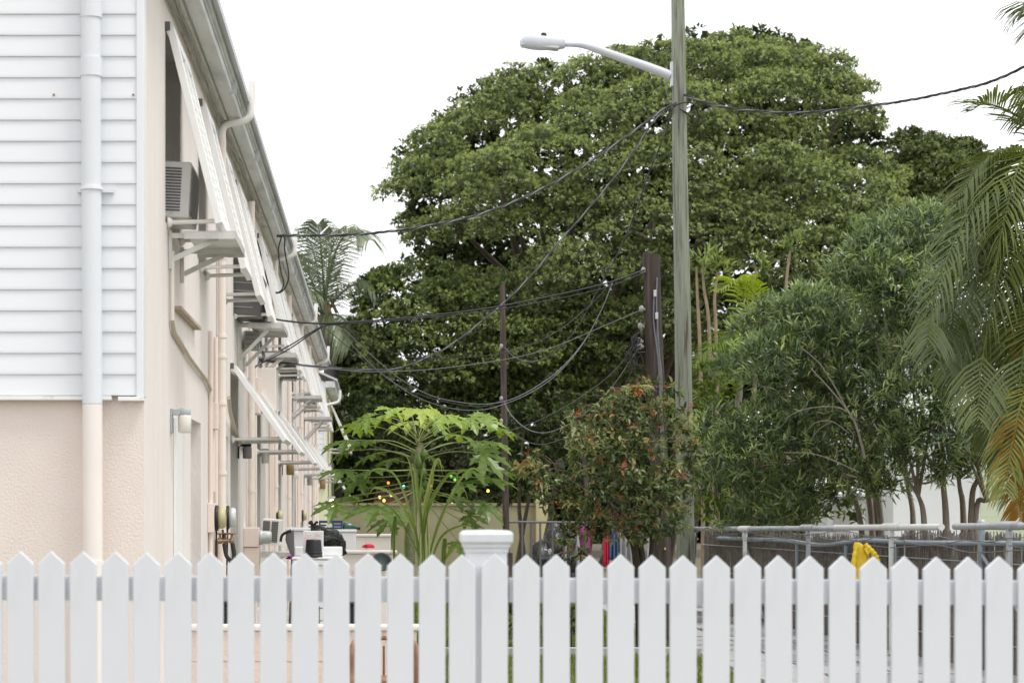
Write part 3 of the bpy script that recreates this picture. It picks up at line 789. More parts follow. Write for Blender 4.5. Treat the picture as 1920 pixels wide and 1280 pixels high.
cable('long twisted cable sagging from the tall pole across to the pink building', lin([(1266, 200), (1230, 222), (1180, 296), (1120, 372), (1050, 452), (1000, 512), (950, 563), (900, 605), (840, 650), (780, 679), (730, 693), (640, 691), (540, 681), (487, 674)], 27.9, 22.6), .010, twist=.5)
cable('twisted cable looping from the tall pole to the thin pole', lin([(1262, 205), (1245, 255), (1215, 330), (1190, 402), (1160, 472), (1120, 547), (1085, 610), (1050, 652), (1015, 674), (985, 677), (960, 666), (944, 648)], 27.9, 36), .009, twist=.5)
cable('thick black line from the brown pole to the dark air conditioner', lin([(1209, 506), (1130, 533), (1000, 562), (900, 580), (800, 592), (700, 601), (600, 606), (540, 602), (500, 595)], 22.4, 20.2), .013)
cable('second black line just below the thick one from the brown pole', lin([(1209, 511), (1130, 541), (1000, 569), (900, 585), (800, 595), (700, 604), (600, 607), (530, 600)], 22.45, 20.6), .008)
cable('black line branching off the thick one and sagging above the papaya', lin([(1150, 527), (1100, 578), (1040, 624), (970, 655), (900, 668), (800, 672), (745, 664), (690, 640), (650, 617), (622, 606)], 22.3, 20.6), .007)
cable('pair of grey lines branching down in a deep sag behind the thin pole', lin([(1150, 527), (1128, 580), (1095, 640), (1050, 692), (1005, 725), (960, 748), (915, 757), (870, 755), (810, 742), (750, 710), (690, 660), (640, 612)], 22.35, 20.7), .006, 'cablegrey')
cable('lower twin of the deep sagging grey line', lin([(1148, 530), (1126, 585), (1092, 646), (1046, 700), (1000, 733), (955, 754), (905, 768), (850, 766), (790, 748), (735, 715), (680, 668), (628, 608)], 22.4, 20.7), .0055, 'cablegrey')
cable('grey line from the brown pole clamp to the pink building', lin([(1203, 581), (1130, 612), (1050, 646), (980, 667), (900, 681), (800, 693), (700, 697), (640, 693), (560, 685), (490, 676)], 22.4, 22.6), .007, 'cablegrey')
cable('black line hung low between the brown pole and the far building', lin([(1204, 600), (1190, 640), (1150, 697), (1080, 750), (1010, 788), (955, 808), (880, 834), (800, 848), (720, 842), (640, 810)], 22.4, 50), .008)
cable('grey line drooping from the thin pole into the red flowered bush', lin([(943, 748), (952, 768), (970, 790), (993, 806), (1020, 811), (1050, 803), (1090, 780), (1140, 735), (1196, 655)], 36, 22.4), .008, 'cablegrey')
cable('lowest thin drooping line beside the red flowered bush', lin([(943, 790), (958, 808), (985, 826), (1015, 833), (1050, 824), (1100, 800), (1160, 740), (1198, 668)], 36, 22.4), .008)
cable('black line slanting down from the pink building behind the palm trunk', lin([(600, 606), (640, 640), (700, 690), (760, 728), (830, 752), (900, 762), (943, 750)], 20.7, 36), .006)
# jumper loops hanging below the gutter
for i, (lb, pts) in enumerate((('black drip loop hanging from the gutter, front one', [(528, 443), (522, 470), (527, 510), (532, 530), (527, 545), (517, 548), (509, 540), (500, 515)]),
                               ('black drip loop hanging from the gutter, rear one', [(534, 443), (534, 470), (541, 510), (539, 530), (532, 543), (522, 549), (511, 545), (498, 520)]))):
    cable(lb, [(x, y, 23.1 + .05 * i) for x, y in pts], .012, name='drip_loop')
for i, lb in enumerate(('upper service drop line ending in black clamps', 'lower service drop line ending in black clamps')):
    cable(lb, lin([(640, 606 + 2 * i), (610, 610 + i), (585, 622 + 3 * i), (556, 640 + 5 * i), (530, 655 + 6 * i), (484, 680 + 4 * i)], 21, 22.4), .009)
# coil on the tall pole
cable('small coil of black cable on the tall pole below the street light', [(1262, 200, 27.8), (1280, 193, 27.8), (1298, 194, 27.9), (1307, 205, 28), (1308, 218, 28.05), (1300, 222, 28), (1288, 212, 27.95), (1275, 205, 27.8)], .014, name='cable_coil')
cable('bundle of wires bridging the shelf brackets on the pink wall', [(476, 690, 21.6), (486, 682, 21.6), (500, 672, 21.7), (515, 664, 21.9), (540, 648, 22.2)], .014, 'cablegrey', name='wire_bundle')
for i in range(4):
    cable(['first', 'second', 'third', 'fourth'][i] + ' of the loose wires hanging below the dark air conditioner shelf', [(484 + 2 * i, 640, 20.6), (490 + i, 655, 20.6), (492 + i * 1.5, 668, 20.6), (489 + i * 1.2, 680, 20.6)], .005, 'cablegrey' if i % 2 else 'cable', name='loose_wire')

# ================================================================== PIPE FENCE AND REED SCREEN ON THE RIGHT
def fx(d): return 6.73 - .09 * d
M['pipewhite'] = mat('chalky_white_pipe', (.66, .66, .65), .6, .05, 8, c2=(.42, .40, .37), c2s=6, c2t=(.55, .75))
M['pipegrey'] = mat('galvanised_pipe', (.42, .44, .46), .5, .08, 9, metal=.35, c2=(.28, .26, .25), c2s=5)
M['pipeblue'] = mat('bluish_steel_pipe', (.30, .35, .39), .55, .08, 9, metal=.3, c2=(.22, .23, .25), c2s=5)
pfn = thing('pipe_fence', (fx(22), 22, 0), 'galvanised pipe fence with tee joints along the garden boundary', 'fence')
def rail_pt(d, y): return at(CX + fx(d) * F / d, y, d)
ds_ = [16.2, 17.4, 20.3, 23.0, 25.6, 28.2]
ry = {16.2: 984, 17.4: 985, 20.3: 987.5, 23.0: 989, 25.6: 991, 28.2: 992}
for i, d in enumerate(ds_):
    p = rail_pt(d, ry[d])
    m = M['pipewhite'] if i in (2, 4) else M['pipegrey']
    po = MB().tube([(p.x, p.y, 0), (p.x, p.y, p.z - .07)], .025, 12).build('post', m, pfn)
    MB().tube([(p.x, p.y, p.z - .10), (p.x, p.y, p.z - .06), (p.x, p.y, p.z - .02)], [.033, .033, .022], 12).build('cap_fitting', m, po)
    q0 = rail_pt(d - .22, ry[d]); q1 = rail_pt(d + .22, ry[d])
    MB().tube([q0, q1], .037, 12).build('tee_joint', m, po)
segs = [(15.0, 18.62, 'pipegrey', 985.5), (18.95, 22.05, 'pipewhite', 987.5), (22.06, 28.4, 'pipegrey', 990)]
for a, b_, m, y in segs:
    MB().tube([rail_pt(a, y - .0), rail_pt(b_, y + 1)], .030, 14).build('top_rail', M[m], pfn)
# bluish lower frame behind, with reed screen tied to it
def bx_(d): return fx(d) + .28
bf = thing('blue_pipe_frame', (bx_(22), 22, 0), 'bluish steel pipe frame behind the pipe fence holding the reeds', 'fence')
def bl(d, z): return Vector((bx_(d), d, z))
MB().tube(spline([bl(15, 1.15), bl(18, 1.13), bl(20.5, 1.10), bl(22, 1.10), bl(23.5, 1.03), bl(25, 1.06), bl(28, 1.05)], 5), .024, 10).build('rail', M['pipeblue'], bf)
for d in (16.9, 18.75, 21, 22.6, 24.4, 26.6):
    po = MB().tube([bl(d, 0), bl(d, 1.30 if d == 18.75 else 1.04)], .03 if d == 18.75 else .02, 12).build('post', M['pipeblue'], bf)
    if d == 18.75:
        MB().lathe(bl(d, 1.30), [(.042, -.05), (.042, 0), (.034, .02), (.015, .035)], 12).build('dome_cap', M['pipegrey'], po)
        MB().tube([bl(d, 1.02), bl(17.9, .55)], .018, 8).build('brace', M['pipeblue'], po)
MB().tube([bl(26.6, 1.0), bl(25.8, .1)], .018, 8).build('brace', M['pipeblue'], bf)
rs = thing('reed_screen', (bx_(22) + .06, 22, 0), 'grey brown reed screen standing behind the pipes on the right', 'screen')
rm = mat('dry_reed', (.17, .145, .125), .9, .25, 30, c2=(.27, .245, .22), c2s=14, c2t=(.45, .65))
r_ = MB()
d = 14.8
while d < 29:
    d += random.uniform(.0035, .008)
    x = bx_(d) + .05 + random.uniform(0, .045)
    zt = 1.12 + random.uniform(-.05, .06) + (.05 if d < 21 else -.02)
    w = random.uniform(.004, .008); lx = random.uniform(-.015, .015); ly = random.uniform(-.02, .02)
    r_.add([(x, d - w, 0), (x - .006, d, 0), (x, d + w, 0), (x + lx, d - w + ly, zt), (x + lx - .006, d + ly, zt), (x + lx, d + w + ly, zt)], [(0, 1, 4, 3), (1, 2, 5, 4)])
o = r_.build('reed', rm, rs); o['kind'] = 'stuff'
for z in (.25, .6, .95):
    MB().tube([bl(14.8, z) + Vector((.042, 0, 0)), bl(29, z) + Vector((.042, 0, 0))], .006, 5).build('tie_wire', M['pipegrey'], rs)
# slack wire strands on the fence
for i, lb in enumerate(('upper slack wire strand on the pipe fence', 'middle slack wire strand on the pipe fence', 'lower slack wire strand on the pipe fence')):
    pts = []
    d = 15.5
    while d < 27.5:
        pts.append((fx(d) - .03 + random.uniform(-.03, .03), d, 1.21 - .05 * i - .06 * abs(math.sin(d * 1.3 + i * 1.7)) + random.uniform(-.012, .012)))
        d += .55
    MB_ = MB().tube(spline(pts, 5), .0045, 5)
    for p in pts[::2]: MB_.tube([Vector(p) + Vector((-.01, -.01, .018)), Vector(p) + Vector((.01, .01, -.018))], .003, 4)
    o = MB_.build('wire_strand', M['cablegrey'], loc=pts[0]); _tag(o, lb, 'wire', 'wire strands on the pipe fence')

# yellow rain jacket hung from the wire
JD = 20.0
jm = mat('yellow_oilskin', (.72, .50, .02), .45, .06, 14, bump=.01, bscale=12)
j = thing('yellow_jacket', at(1620, 1090, JD), 'bright yellow rain jacket hanging from the fence wire', 'jacket')
b = MB(); vs = []; fs = []
nu, nv = 26, 22
for iv in range(nv):
    v = iv / (nv - 1)
    L_ = np.interp(v, [0, .08, .3, .7, 1], [1603, 1600, 1601, 1598, 1601]); R_ = np.interp(v, [0, .08, .3, .7, 1], [1611, 1622, 1630, 1631, 1628])
    y = np.interp(v, [0, 1], [1016, 1108])
    for iu in range(nu):
        u = iu / nu * 2 * math.pi
        cx_ = (L_ + R_) / 2; hw = (R_ - L_) / 2
        fold = 1 + .16 * math.sin(5 * u + 3 * v) * (v + .2) + .09 * math.sin(9 * u - 5 * v)
        p = at(cx_ + hw * math.cos(u) * fold, y + 5 * math.sin(2 * u) * v, JD)
        vs.append((p.x, p.y + .05 * math.sin(u) * fold * (.4 + v), p.z))
for iv in range(nv - 1):
    for iu in range(nu): fs.append((iv * nu + iu, iv * nu + (iu + 1) % nu, (iv + 1) * nu + (iu + 1) % nu, (iv + 1) * nu + iu))
fs.append(tuple(range(nu)))
b.add(vs, fs, True).build('body', jm, j)
def sleeve(pts, r): 
    s_ = spline([at(*p) for p in pts], 6); n = len(s_)
    rr = [r * (.7 + .3 * math.sin(i * 1.9) * .4 + .35 * i / n) for i in range(n)]
    return MB().tube(s_, rr, 12)
sleeve([(1622, 1020, JD - .04), (1632, 1030, JD - .06), (1640, 1040, JD - .06), (1644, 1052, JD - .05), (1640, 1066, JD - .04)], .032).build('sleeve', jm, j)
sleeve([(1606, 1024, JD - .05), (1602, 1046, JD - .06), (1600, 1075, JD - .06), (1602, 1100, JD - .05)], .03).build('sleeve', jm, j)
MB().prism([at(1620, 1027, JD - .07), at(1632, 1024, JD - .07), at(1633, 1034, JD - .075), at(1626, 1040, JD - .075)], (0, .012, 0)).build('collar', jm, j, bev=.003)
MB().tube([at(1600, 1000, JD), at(1608, 1017, JD)], .006, 6).build('hook_wire', M['cablegrey'], j)

# ================================================================== CLUTTER IN THE YARD
M['block'] = mat('pink_block', (.76, .64, .56), .9, .05, 5, bump=.006, bscale=35, spec=.1)
M['cap'] = mat('pale_wall_cap', (.80, .74, .69), .8, .03, 5, bump=.002, bscale=40, spec=.15)
M['appl'] = mat('white_enamel', (.78, .78, .78), .35, .02, 5)
def low_wall(d, x0, x1, h, label, m=M['block']):
    t = thing('partition_wall', ((x0 + x1) / 2, d, 0), label, 'wall', 'low partition walls in the yard')
    n = round((x1 - x0) / .4); w = (x1 - x0) / n
    me = MB().box(-w / 2 + .003, w / 2 - .003, 0, .14, .002, .197).mesh('block'); me.materials.append(m)
    hm = MB().box(-w / 4 + .003, w / 4 - .003, 0, .14, .002, .197).mesh('half_block'); hm.materials.append(m)
    rows = int((h - .04) / .2); 
    for r in range(rows):
        z = (h - .04) - (r + 1) * .2
        off = (r % 2)
        if off:
            for e in (x0 + w / 4, x1 - w / 4):
                o = link('block', hm, t); o.location = Vector((e, d, z)) - ORG[t]
            for i in range(n - 1):
                o = link('block', me, t); o.location = Vector((x0 + w * (i + 1), d + random.uniform(0, .003), z)) - ORG[t]
        else:
            for i in range(n):
                o = link('block', me, t); o.location = Vector((x0 + w * (i + .5), d + random.uniform(0, .003), z)) - ORG[t]
    MB().box(x0 + .01, x1 - .01, d + .012, d + .13, 0, h - .04).build('mortar', M['stucco'], t)
    MB().box(x0 - .01, x1 + .02, d - .02, d + .16, h - .0395, h).build('cap', M['cap'], t, bev=.012)
    return t
low_wall(14.0, WX + .01, .27, .655, 'low pink block wall just behind the picket fence')
low_wall(24.0, -.42, .22, .96, 'low pink wall with a ledge, behind the dark green bowl', M['palepink'])
low_wall(30.0, -.5, .22, 1.08, 'pale wall ledge behind the low pink one', M['cap'])
# white washing machine and white cabinet
wmn = thing('washing_machine', at(590, 0, 17.6).xy.to_3d(), 'white washing machine under the black bucket and the carton', 'appliance')
w0, w1 = at(548, 0, 17.6).x, at(640, 0, 17.6).x
MB().box(w0, w1, 17.6, 18.2, .03, 1.0).build('cabinet', M['appl'], wmn, bev=.012)
MB().box(w0 - .005, w1 + .005, 17.595, 18.2, 1.003, 1.02).build('lid', M['appl'], wmn, bev=.006)
MB().box(w0, w1, 18.08, 18.2, 1.021, 1.1).build('control_panel', M['appl'], wmn, bev=.01)
MB().box(w0 + .1, w1 - .12, 17.592, 17.6, .955, .962).build('seam', M['acgrey'], wmn)
c2_ = thing('white_cabinet', at(560, 0, 18.9).xy.to_3d(), 'white cabinet standing behind the carton beside the garbage bag', 'cabinet')
a0, a1 = at(540, 0, 18.9).x, at(579, 0, 18.9).x
MB().box(a0 + .03, a1, 18.9, 19.3, 0, at(0, 995, 18.9).z).build('body', M['appl'], c2_, bev=.006)
MB().box(a0 - .02, a1 + .005, 18.88, 19.32, at(0, 994.5, 18.9).z, at(0, 989, 18.9).z).build('top', M['appl'], c2_, bev=.004)
c3_ = thing('white_cooler', at(665, 0, 27).xy.to_3d(), 'white cooler box behind the garbage bag under the blue crate', 'cooler')
a0, a1 = at(603, 0, 27).x, at(667, 0, 27).x
MB().box(a0, a1, 27, 27.5, .2, at(0, 998, 27).z).build('body', M['appl'], c3_, bev=.015)
MB().box(a0 - .01, a1 + .01, 26.99, 27.51, at(0, 997.5, 27).z, at(0, 992, 27).z).build('lid', M['appl'], c3_, bev=.01)
MB().box(a0 + .02, a1 - .02, 27.02, 27.48, 0, .2).build('stand', M['acgrey'], c3_)
# carton with faint red print
ct = thing('white_carton', at(587, 1046, 17.75), 'white carton with faint red printing behind the black bucket', 'carton')
x0, x1 = at(568, 0, 17.75).x, at(605.5, 0, 17.75).x; z0, z1 = 1.0205, at(0, 995, 17.75).z
MB().box(x0, x1, 17.75, 17.95, z0, z1).build('box', mat('white_card', (.76, .75, .75), .7, .03, 8), ct, bev=.003)
redp = mat('faded_red_print', (.72, .32, .34), .7, .05, 30)
for (fx0, fx1, fy) in ((.03, .2, .1), (.05, .45, .17), (.05, .38, .225), (.62, .95, .12), (.62, .9, .17), (.6, .98, .22), (.05, .6, .28), (.05, .16, .34), (.05, .14, .4), (.06, .12, .47)):
    xa = x0 + (x1 - x0) * fx0; xb = x0 + (x1 - x0) * fx1; zz = z1 - (z1 - z0) * fy
    n = max(2, int((xb - xa) / .007)); g = MB()
    for i in range(n):
        if random.random() < .82:
            xx = xa + (xb - xa) * i / n
            g.add([(xx, 17.7485, zz), (xx + .0045, 17.7485, zz), (xx + .0045, 17.7485, zz + random.uniform(.003, .007)), (xx, 17.7485, zz + .004)], [(0, 1, 2, 3)])
    if g.v: g.build('print_line', redp, ct)
# upturned black bucket
bk = thing('black_bucket', at(588, 1046, 17.45), 'upturned black plastic bucket in front of the white carton', 'bucket')
p = at(588, 1046, 17.66); p.z = 1.0205
p = Vector((p.x, 17.66, p.z)); k_ = 17.66 / F
MB().lathe(p, [(17.2 * k_, 0), (17.2 * k_, .012), (16.3 * k_, .016), (15.5 * k_, .05), (14.2 * k_, .135), (13.2 * k_, .146), (5 * k_, .148)], 28).build('shell', M['black'], bk)
MB().lathe(p, [(16.6 * k_, .032), (17 * k_, .034), (17 * k_, .039), (16.4 * k_, .041)], 28).build('rim', M['black'], bk)
# black garbage bag
gb_m = mat('black_bin_liner', (.012, .012, .014), .22, .1, 6, bump=.03, bscale=14, spec=.7)
gb = thing('garbage_bag', at(612, 1030, 19.5), 'shiny black garbage bag slumped over the white cabinet', 'garbage bag')
bm = bmesh.new(); bmesh.ops.create_icosphere(bm, subdivisions=5, radius=1)
cc = at(610, 1009, 19.6)
from mathutils import noise as mn
for v in bm.verts:
    n_ = v.co.normalized()
    r = 1 + .28 * mn.noise(n_ * 1.7 + Vector((3, 1, 5))) + .07 * mn.noise(n_ * 5.5) + .05 * abs(mn.noise(n_ * 11))
    x, y_, z = n_ * r
    z_ = z * .105 - (.05 if x > .75 and z < 0 else 0) - .04 * x
    v.co = Vector((x * .175, y_ * .16, z_)) 
me = bpy.data.meshes.new('bag'); bm.to_mesh(me); bm.free()
me.materials.append(gb_m)
for p_ in me.polygons: p_.use_smooth = True
o = link('bag', me, gb); o.location = cc - ORG[gb]
kn_ = cc + Vector((-.13, -.04, .09))
MB().tube(spline([kn_, kn_ + Vector((.01, 0, .035)), kn_ + Vector((-.015, 0, .07))], 4), [.03, .03, .018, .012, .012, .016, .02, .022, .012], 8).build('knot', gb_m, gb)
MB().tube(spline([kn_ + Vector((.02, 0, .02)), kn_ + Vector((.05, 0, .06)), kn_ + Vector((.065, 0, .05))], 4), [.02, .016, .012, .012, .014, .012, .008, .006, .004], 8).build('knot', gb_m, gb)
MB().box(cc.x - .1, cc.x + .09, 19.52, 19.75, 0, cc.z - .07).build('inner_sack', gb_m, gb, bev=.03)
# dark office chair back and strap
oc = thing('black_chair', at(545, 0, 18.5).xy.to_3d(), 'dark folded chair leaning between the unit and the white cabinet', 'chair')
MB().prism([at(536, 1000, 18.5), at(551, 992, 18.5), at(552, 1042, 18.5), at(544, 1038, 18.5), at(535, 1012, 18.5)], (0, .05, 0)).build('backrest', M['acdark'], oc, bev=.01)
MB().tube(spline([at(526, 1015, 18.5), at(529, 1003, 18.5), at(538, 997, 18.5), at(546, 994, 18.5)], 5), .012, 8).build('strap', M['black'], oc)
MB().bar(at(548, 1040, 18.53), Vector((at(540, 0, 18.53).x, 18.53, 0)), .02, .02).build('leg', M['acdark'], oc)
MB().bar(at(548, 1040, 18.55), Vector((at(556, 0, 18.7).x, 18.7, 0)), .02, .02).build('leg', M['acdark'], oc)
# blue crate
bcm = mat('blue_plastic', (.02, .045, .16), .4, .05, 8)
cr = thing('blue_crate', at(620, 992, 27.1), 'dark blue plastic crate on the white cooler', 'crate')
a = at(598, 992, 27.1); b_ = at(642, 976, 27.1); zz = a.z
for i in range(3): MB().box(a.x, b_.x, 27.1, 27.112, zz + .002 + i * .04, zz + .022 + i * .04 + (.01 if i == 2 else 0)).build('front_slat', bcm, cr)
for i in range(3): MB().box(a.x, b_.x, 27.4, 27.412, zz + .002 + i * .04, zz + .022 + i * .04 + (.01 if i == 2 else 0)).build('back_slat', bcm, cr)
for x in (a.x, a.x + .1, (a.x + b_.x) / 2 + .02, b_.x - .02): MB().box(x, x + .02, 27.095, 27.0995, zz + .001, zz + .112).build('rib', bcm, cr)
for x in (a.x, b_.x - .008): MB().box(x, x + .008, 27.113, 27.399, zz + .002, zz + .11).build('side', bcm, cr)
MB().box(a.x + .009, b_.x - .009, 27.113, 27.399, zz + .002, zz + .008).build('base', bcm, cr)
x = (a.x + b_.x) / 2 - .03
MB().prism([(x - .03, 27.09, zz + .03), (x + .05, 27.09, zz + .03), (x + .05, 27.09, zz + .06), (x + .03, 27.09, zz + .08), (x - .02, 27.09, zz + .08)], (0, .004, 0)).build('emblem', mat('pale_emblem', (.6, .62, .45), .5, .05, 9), cr)
# green bottle
gbt = thing('green_bottle', at(658, 988, 27.2), 'dark green bottle lying on the cooler beside the blue crate', 'bottle')
p = at(643, 986, 27.2)
MB().lathe(p, [(.01, 0), (.055, .004), (.058, .02), (.057, .09), (.04, .14), (.018, .19), (.015, .2)], 18, (1, 0, -.12)).build('glass_body', mat('green_glass', (.012, .07, .04), .15, .05, 5, spec=.7), gbt)
MB().lathe(p + Vector((.198, 0, -.024)), [(.018, 0), (.02, .004), (.02, .02), (.012, .024)], 12, (1, 0, -.12)).build('cap', M['black'], gbt)
# dark green bowl on the near wall end, red cap, purple cloth
bw = thing('green_planter_bowl', at(714, 1062, 18.5), 'dark green round planter bowl standing on edge behind the pickets', 'bowl')
p = at(715, 1056, 18.5)
MB().lathe(p, [(.04, 0), (.075, .008), (.088, .03), (.09, .036), (.083, .04), (.07, .03), (.05, .02), (.01, .018)], 26, Vector((.1, -1, .55))).build('bowl', mat('dark_green_plastic', (.018, .035, .03), .4, .06, 8), bw)
MB().box(p.x - .05, p.x + .05, 18.55, 18.75, 0, p.z - .05).build('stand', M['palepink'], bw, bev=.01)
def cloth(name, c, sx, sy, sz, m, label, seed):
    bm = bmesh.new(); bmesh.ops.create_icosphere(bm, subdivisions=3, radius=1)
    for v in bm.verts:
        r = 1 + .5 * mn.noise(v.co * 2 + Vector((seed, 0, 0))) + .2 * mn.noise(v.co * 6)
        v.co = Vector((v.co.x * sx * r, v.co.y * sy * r, max(v.co.z, -.6) * sz * r))
    me = bpy.data.meshes.new(name); bm.to_mesh(me); bm.free(); me.materials.append(m)
    for p_ in me.polygons: p_.use_smooth = True
    o = link(name, me, None, c); _tag(o, label, 'cloth'); return o
cloth('red_cloth', at(690, 1024, 24.05) + Vector((0, .05, 0)), .07, .06, .028, mat('red_fabric', (.65, .03, .06), .8, .1, 12), 'small crumpled red cloth on the pink ledge', 3)
cloth('purple_cloth', at(549, 1045, 18.3), .05, .05, .018, mat('purple_fabric', (.2, .01, .18), .8, .1, 12), 'small crumpled purple cloth beside the carton', 9)
# storage bins and rack behind the low wall
for i, (px, w, lb) in enumerate(((424, 16, 'black storage bin behind the low wall beside the garden tap'), (662, 24, 'black storage bin behind the low wall below the bowl'))):
    c = at(px, 1200, 15.6)
    t = thing('storage_bin', (c.x, 15.6, 0), lb, 'bin')
    hw = w * 15.6 / F / 2 + .03
    b = MB(); vs = []
    for s, z in ((.9, 0), (1, .72)): vs += [(c.x - hw * s, 15.6 - .15 * s, z), (c.x + hw * s, 15.6 - .15 * s, z), (c.x + hw * s, 15.6 + .15 * s, z), (c.x - hw * s, 15.6 + .15 * s, z)]
    b.add(vs, [(0, 1, 5, 4), (1, 2, 6, 5), (2, 3, 7, 6), (3, 0, 4, 7), (3, 2, 1, 0), (4, 5, 6, 7)]).build('tub', M['black'], t, bev=.01)
    MB().box(c.x - hw - .012, c.x + hw + .012, 15.6 - .165, 15.6 + .165, .721, .75).build('lid', M['black'], t, bev=.006)
rk = thing('wire_rack', (at(597, 0, 15.3).x, 15.3, 0), 'small dark wire rack behind the low wall', 'rack')
cx_ = at(597, 0, 15.3).x
for i in range(6):
    z = .25 + i * .09
    MB().tube([(cx_ - .08, 15.3, z), (cx_ + .08, 15.3, z + .01)], .004, 5).build('bar', M['acdark'], rk)
for i in range(5):
    x = cx_ - .08 + i * .04
    MB().tube([(x, 15.3, 0), (x + .008, 15.3, .72)], .004, 5).build('bar', M['acdark'], rk)
# brown rattan chair before the low wall
rc = thing('rattan_chair', (at(718, 0, 13.3).x, 13.2, 0), 'brown rattan armchair in front of the low pink wall', 'chair')
xa, xb = at(661, 0, 13.2).x, at(779, 0, 13.2).x; xm = (xa + xb) / 2
rmn = mat('rattan', (.22, .10, .05), .55, .15, 20, c2=(.4, .25, .14), c2s=9)
for x, s in ((xa, 1), (xb, -1)):
    MB().tube(spline([(x + s * .01, 13.0, 0), (x, 13.0, .42), (x - s * .004, 13.03, .55), (x + s * .008, 13.12, .585), (x + s * .01, 13.35, .57), (x + s * .02, 13.45, .45), (x + s * .02, 13.47, 0)], 5), .017, 8).build('arm_frame', rmn, rc)
MB().box(xa + .03, xb - .03, 13.02, 13.44, .33, .37).build('seat', rmn, rc, bev=.01)
MB().tube([(xa + .01, 13.0, .34), (xb - .01, 13.0, .34)], .014, 8).build('front_rail', rmn, rc)
bk_ = MB().tube(spline([(xa + .05, 13.46, .35), (xa + .06, 13.5, .52), (xm, 13.52, .6), (xb - .06, 13.5, .52), (xb - .05, 13.46, .35)], 5), .015, 8)
bk_.build('back_frame', rmn, rc)
me = MB().tube([(0, 0, 0), (0, .03, .2)], .007, 6).mesh('back_slat'); me.materials.append(rmn)
for i in range(7):
    o = link('back_slat', me, rc); o.location = Vector((xa + .09 + i * (xb - xa - .18) / 6, 13.46, .35)) - ORG[rc]

# ================================================================== BACKGROUND WALLS AND SMALL BUILDINGS
ow = thing('ochre_wall', at(820, 0, 58).xy.to_3d(), 'low ochre garden wall behind the papaya plant', 'wall')
om = mat('ochre_stucco', (.33, .305, .20), .9, .08, 2, bump=.004, bscale=30, spec=.1, c2=(.29, .26, .16), c2s=1.2)
x0, x1 = at(610, 0, 58).x, at(1004, 0, 58).x
MB().box(x0, x1, 58, 58.3, 0, at(0, 948, 58).z).build('panel', om, ow)
MB().box(x0 - .02, x1, 57.95, 58.35, at(0, 948, 58).z + .001, at(0, 945, 58).z + .03).build('coping', om, ow, bev=.01)
MB().box(x1 + .001, at(1026, 0, 58).x, 57.8, 58.3, 0, at(0, 895, 58).z).build('pillar', mat('pale_ochre_stucco', (.52, .46, .27), .9, .08, 2), ow, bev=.01)
sh = thing('garden_shed', (at(745, 0, 62).x, 62, 0), 'small dark shed with a reddish roof behind the ochre wall', 'shed')
MB().box(at(705, 0, 62).x, at(800, 0, 62).x, 61, 63, 0, 1.85).build('wall', M['acdark'], sh)
MB().prism([(at(700, 0, 62).x, 60.6, 1.55), (at(805, 0, 62).x, 60.6, 1.55), (at(798, 0, 62).x, 62, 2.05), (at(707, 0, 62).x, 62, 2.05)], (0, 0, .06)).build('roof', mat('red_tin_roof', (.34, .12, .08), .7, .1, 4), sh)
# railing with clothes behind
rl = thing('metal_railing', (at(1010, 0, 40).x, 40, 0), 'dark metal railing with upright bars behind the red flowered bush', 'railing')
MB().tube([at(951, 978, 40), at(1100, 979, 40)], .022, 8).build('top_rail', M['acdark'], rl)
MB().tube([at(951, 1095, 40), at(1100, 1095, 40)], .018, 8).build('bottom_rail', M['pipegrey'], rl)
me = None
for px in (953, 979, 996, 1013, 1036, 1058, 1084, 1100):
    p = at(px, 978, 40)
    MB().tube([(p.x, p.y, 0), p], .020 if px != 1084 else .028, 8).build('baluster', M['acdark'] if px != 1084 else M['pipegrey'], rl)
mg = thing('black_motor_scooter_cover', (at(1045, 0, 44).x, 44, 0), 'black covered heap behind the metal railing', 'cover')
bm = bmesh.new(); bmesh.ops.create_icosphere(bm, subdivisions=4, radius=1)
for v in bm.verts:
    r = 1 + .3 * mn.noise(v.co * 2.2) + .1 * mn.noise(v.co * 7)
    v.co = Vector((v.co.x * .55 * r, v.co.y * .4 * r, max(v.co.z, -.2) * .9 * r + .15))
me = bpy.data.meshes.new('cover'); bm.to_mesh(me); bm.free(); me.materials.append(gb_m)
o = link('tarpaulin', me, mg)
mg.name = 'covered_heap'
cl = thing('clothes_line', (at(1130, 0, 42).x, 42, 0), 'washing hung on a line behind the red flowered bush', 'washing line')
MB().tube([at(1060, 985, 42), at(1215, 988, 42)], .006, 5).build('line', M['cablegrey'], cl)
for d_, px in ((0, 1060), (1, 1215)):
    p = at(px, 985, 42); MB().tube([(p.x, 42, 0), (p.x, 42, p.z + .05)], .025, 8).build('post', M['pipegrey'], cl)
def garment(px0, px1, y0, y1, m, label, seed, d=42.0):
    t = thing('hanging_garment', at((px0 + px1) / 2, y1, d), label, 'garment', 'washing on the line')
    nu, nv = 14, 8; vs = []; fs = []
    for iv in range(nv):
        for iu in range(nu):
            u, v = iu / (nu - 1), iv / (nv - 1)
            p = at(px0 + (px1 - px0) * u, y0 + (y1 - y0) * v, d)
            vs.append((p.x, p.y + .06 * math.sin(u * 14 + seed) * (.3 + v), p.z - .02 * math.sin(u * 9 + seed)))
    for iv in range(nv - 1):
        for iu in range(nu - 1): fs.append((iv * nu + iu, iv * nu + iu + 1, (iv + 1) * nu + iu + 1, (iv + 1) * nu + iu))
    o = MB().add(vs, fs, True).build('fabric', m, t)
    s_ = o.modifiers.new('thick', 'SOLIDIFY'); s_.thickness = .01
fm = lambda n, c: mat(n, c, .85, .1, 6)
garment(1088, 1108, 988, 1060, fm('magenta_fabric', (.28, .03, .16)), 'magenta garment on the washing line', 1)
garment(1132, 1142, 990, 1062, fm('crimson_fabric', (.5, .02, .05)), 'narrow crimson garment on the washing line', 2)
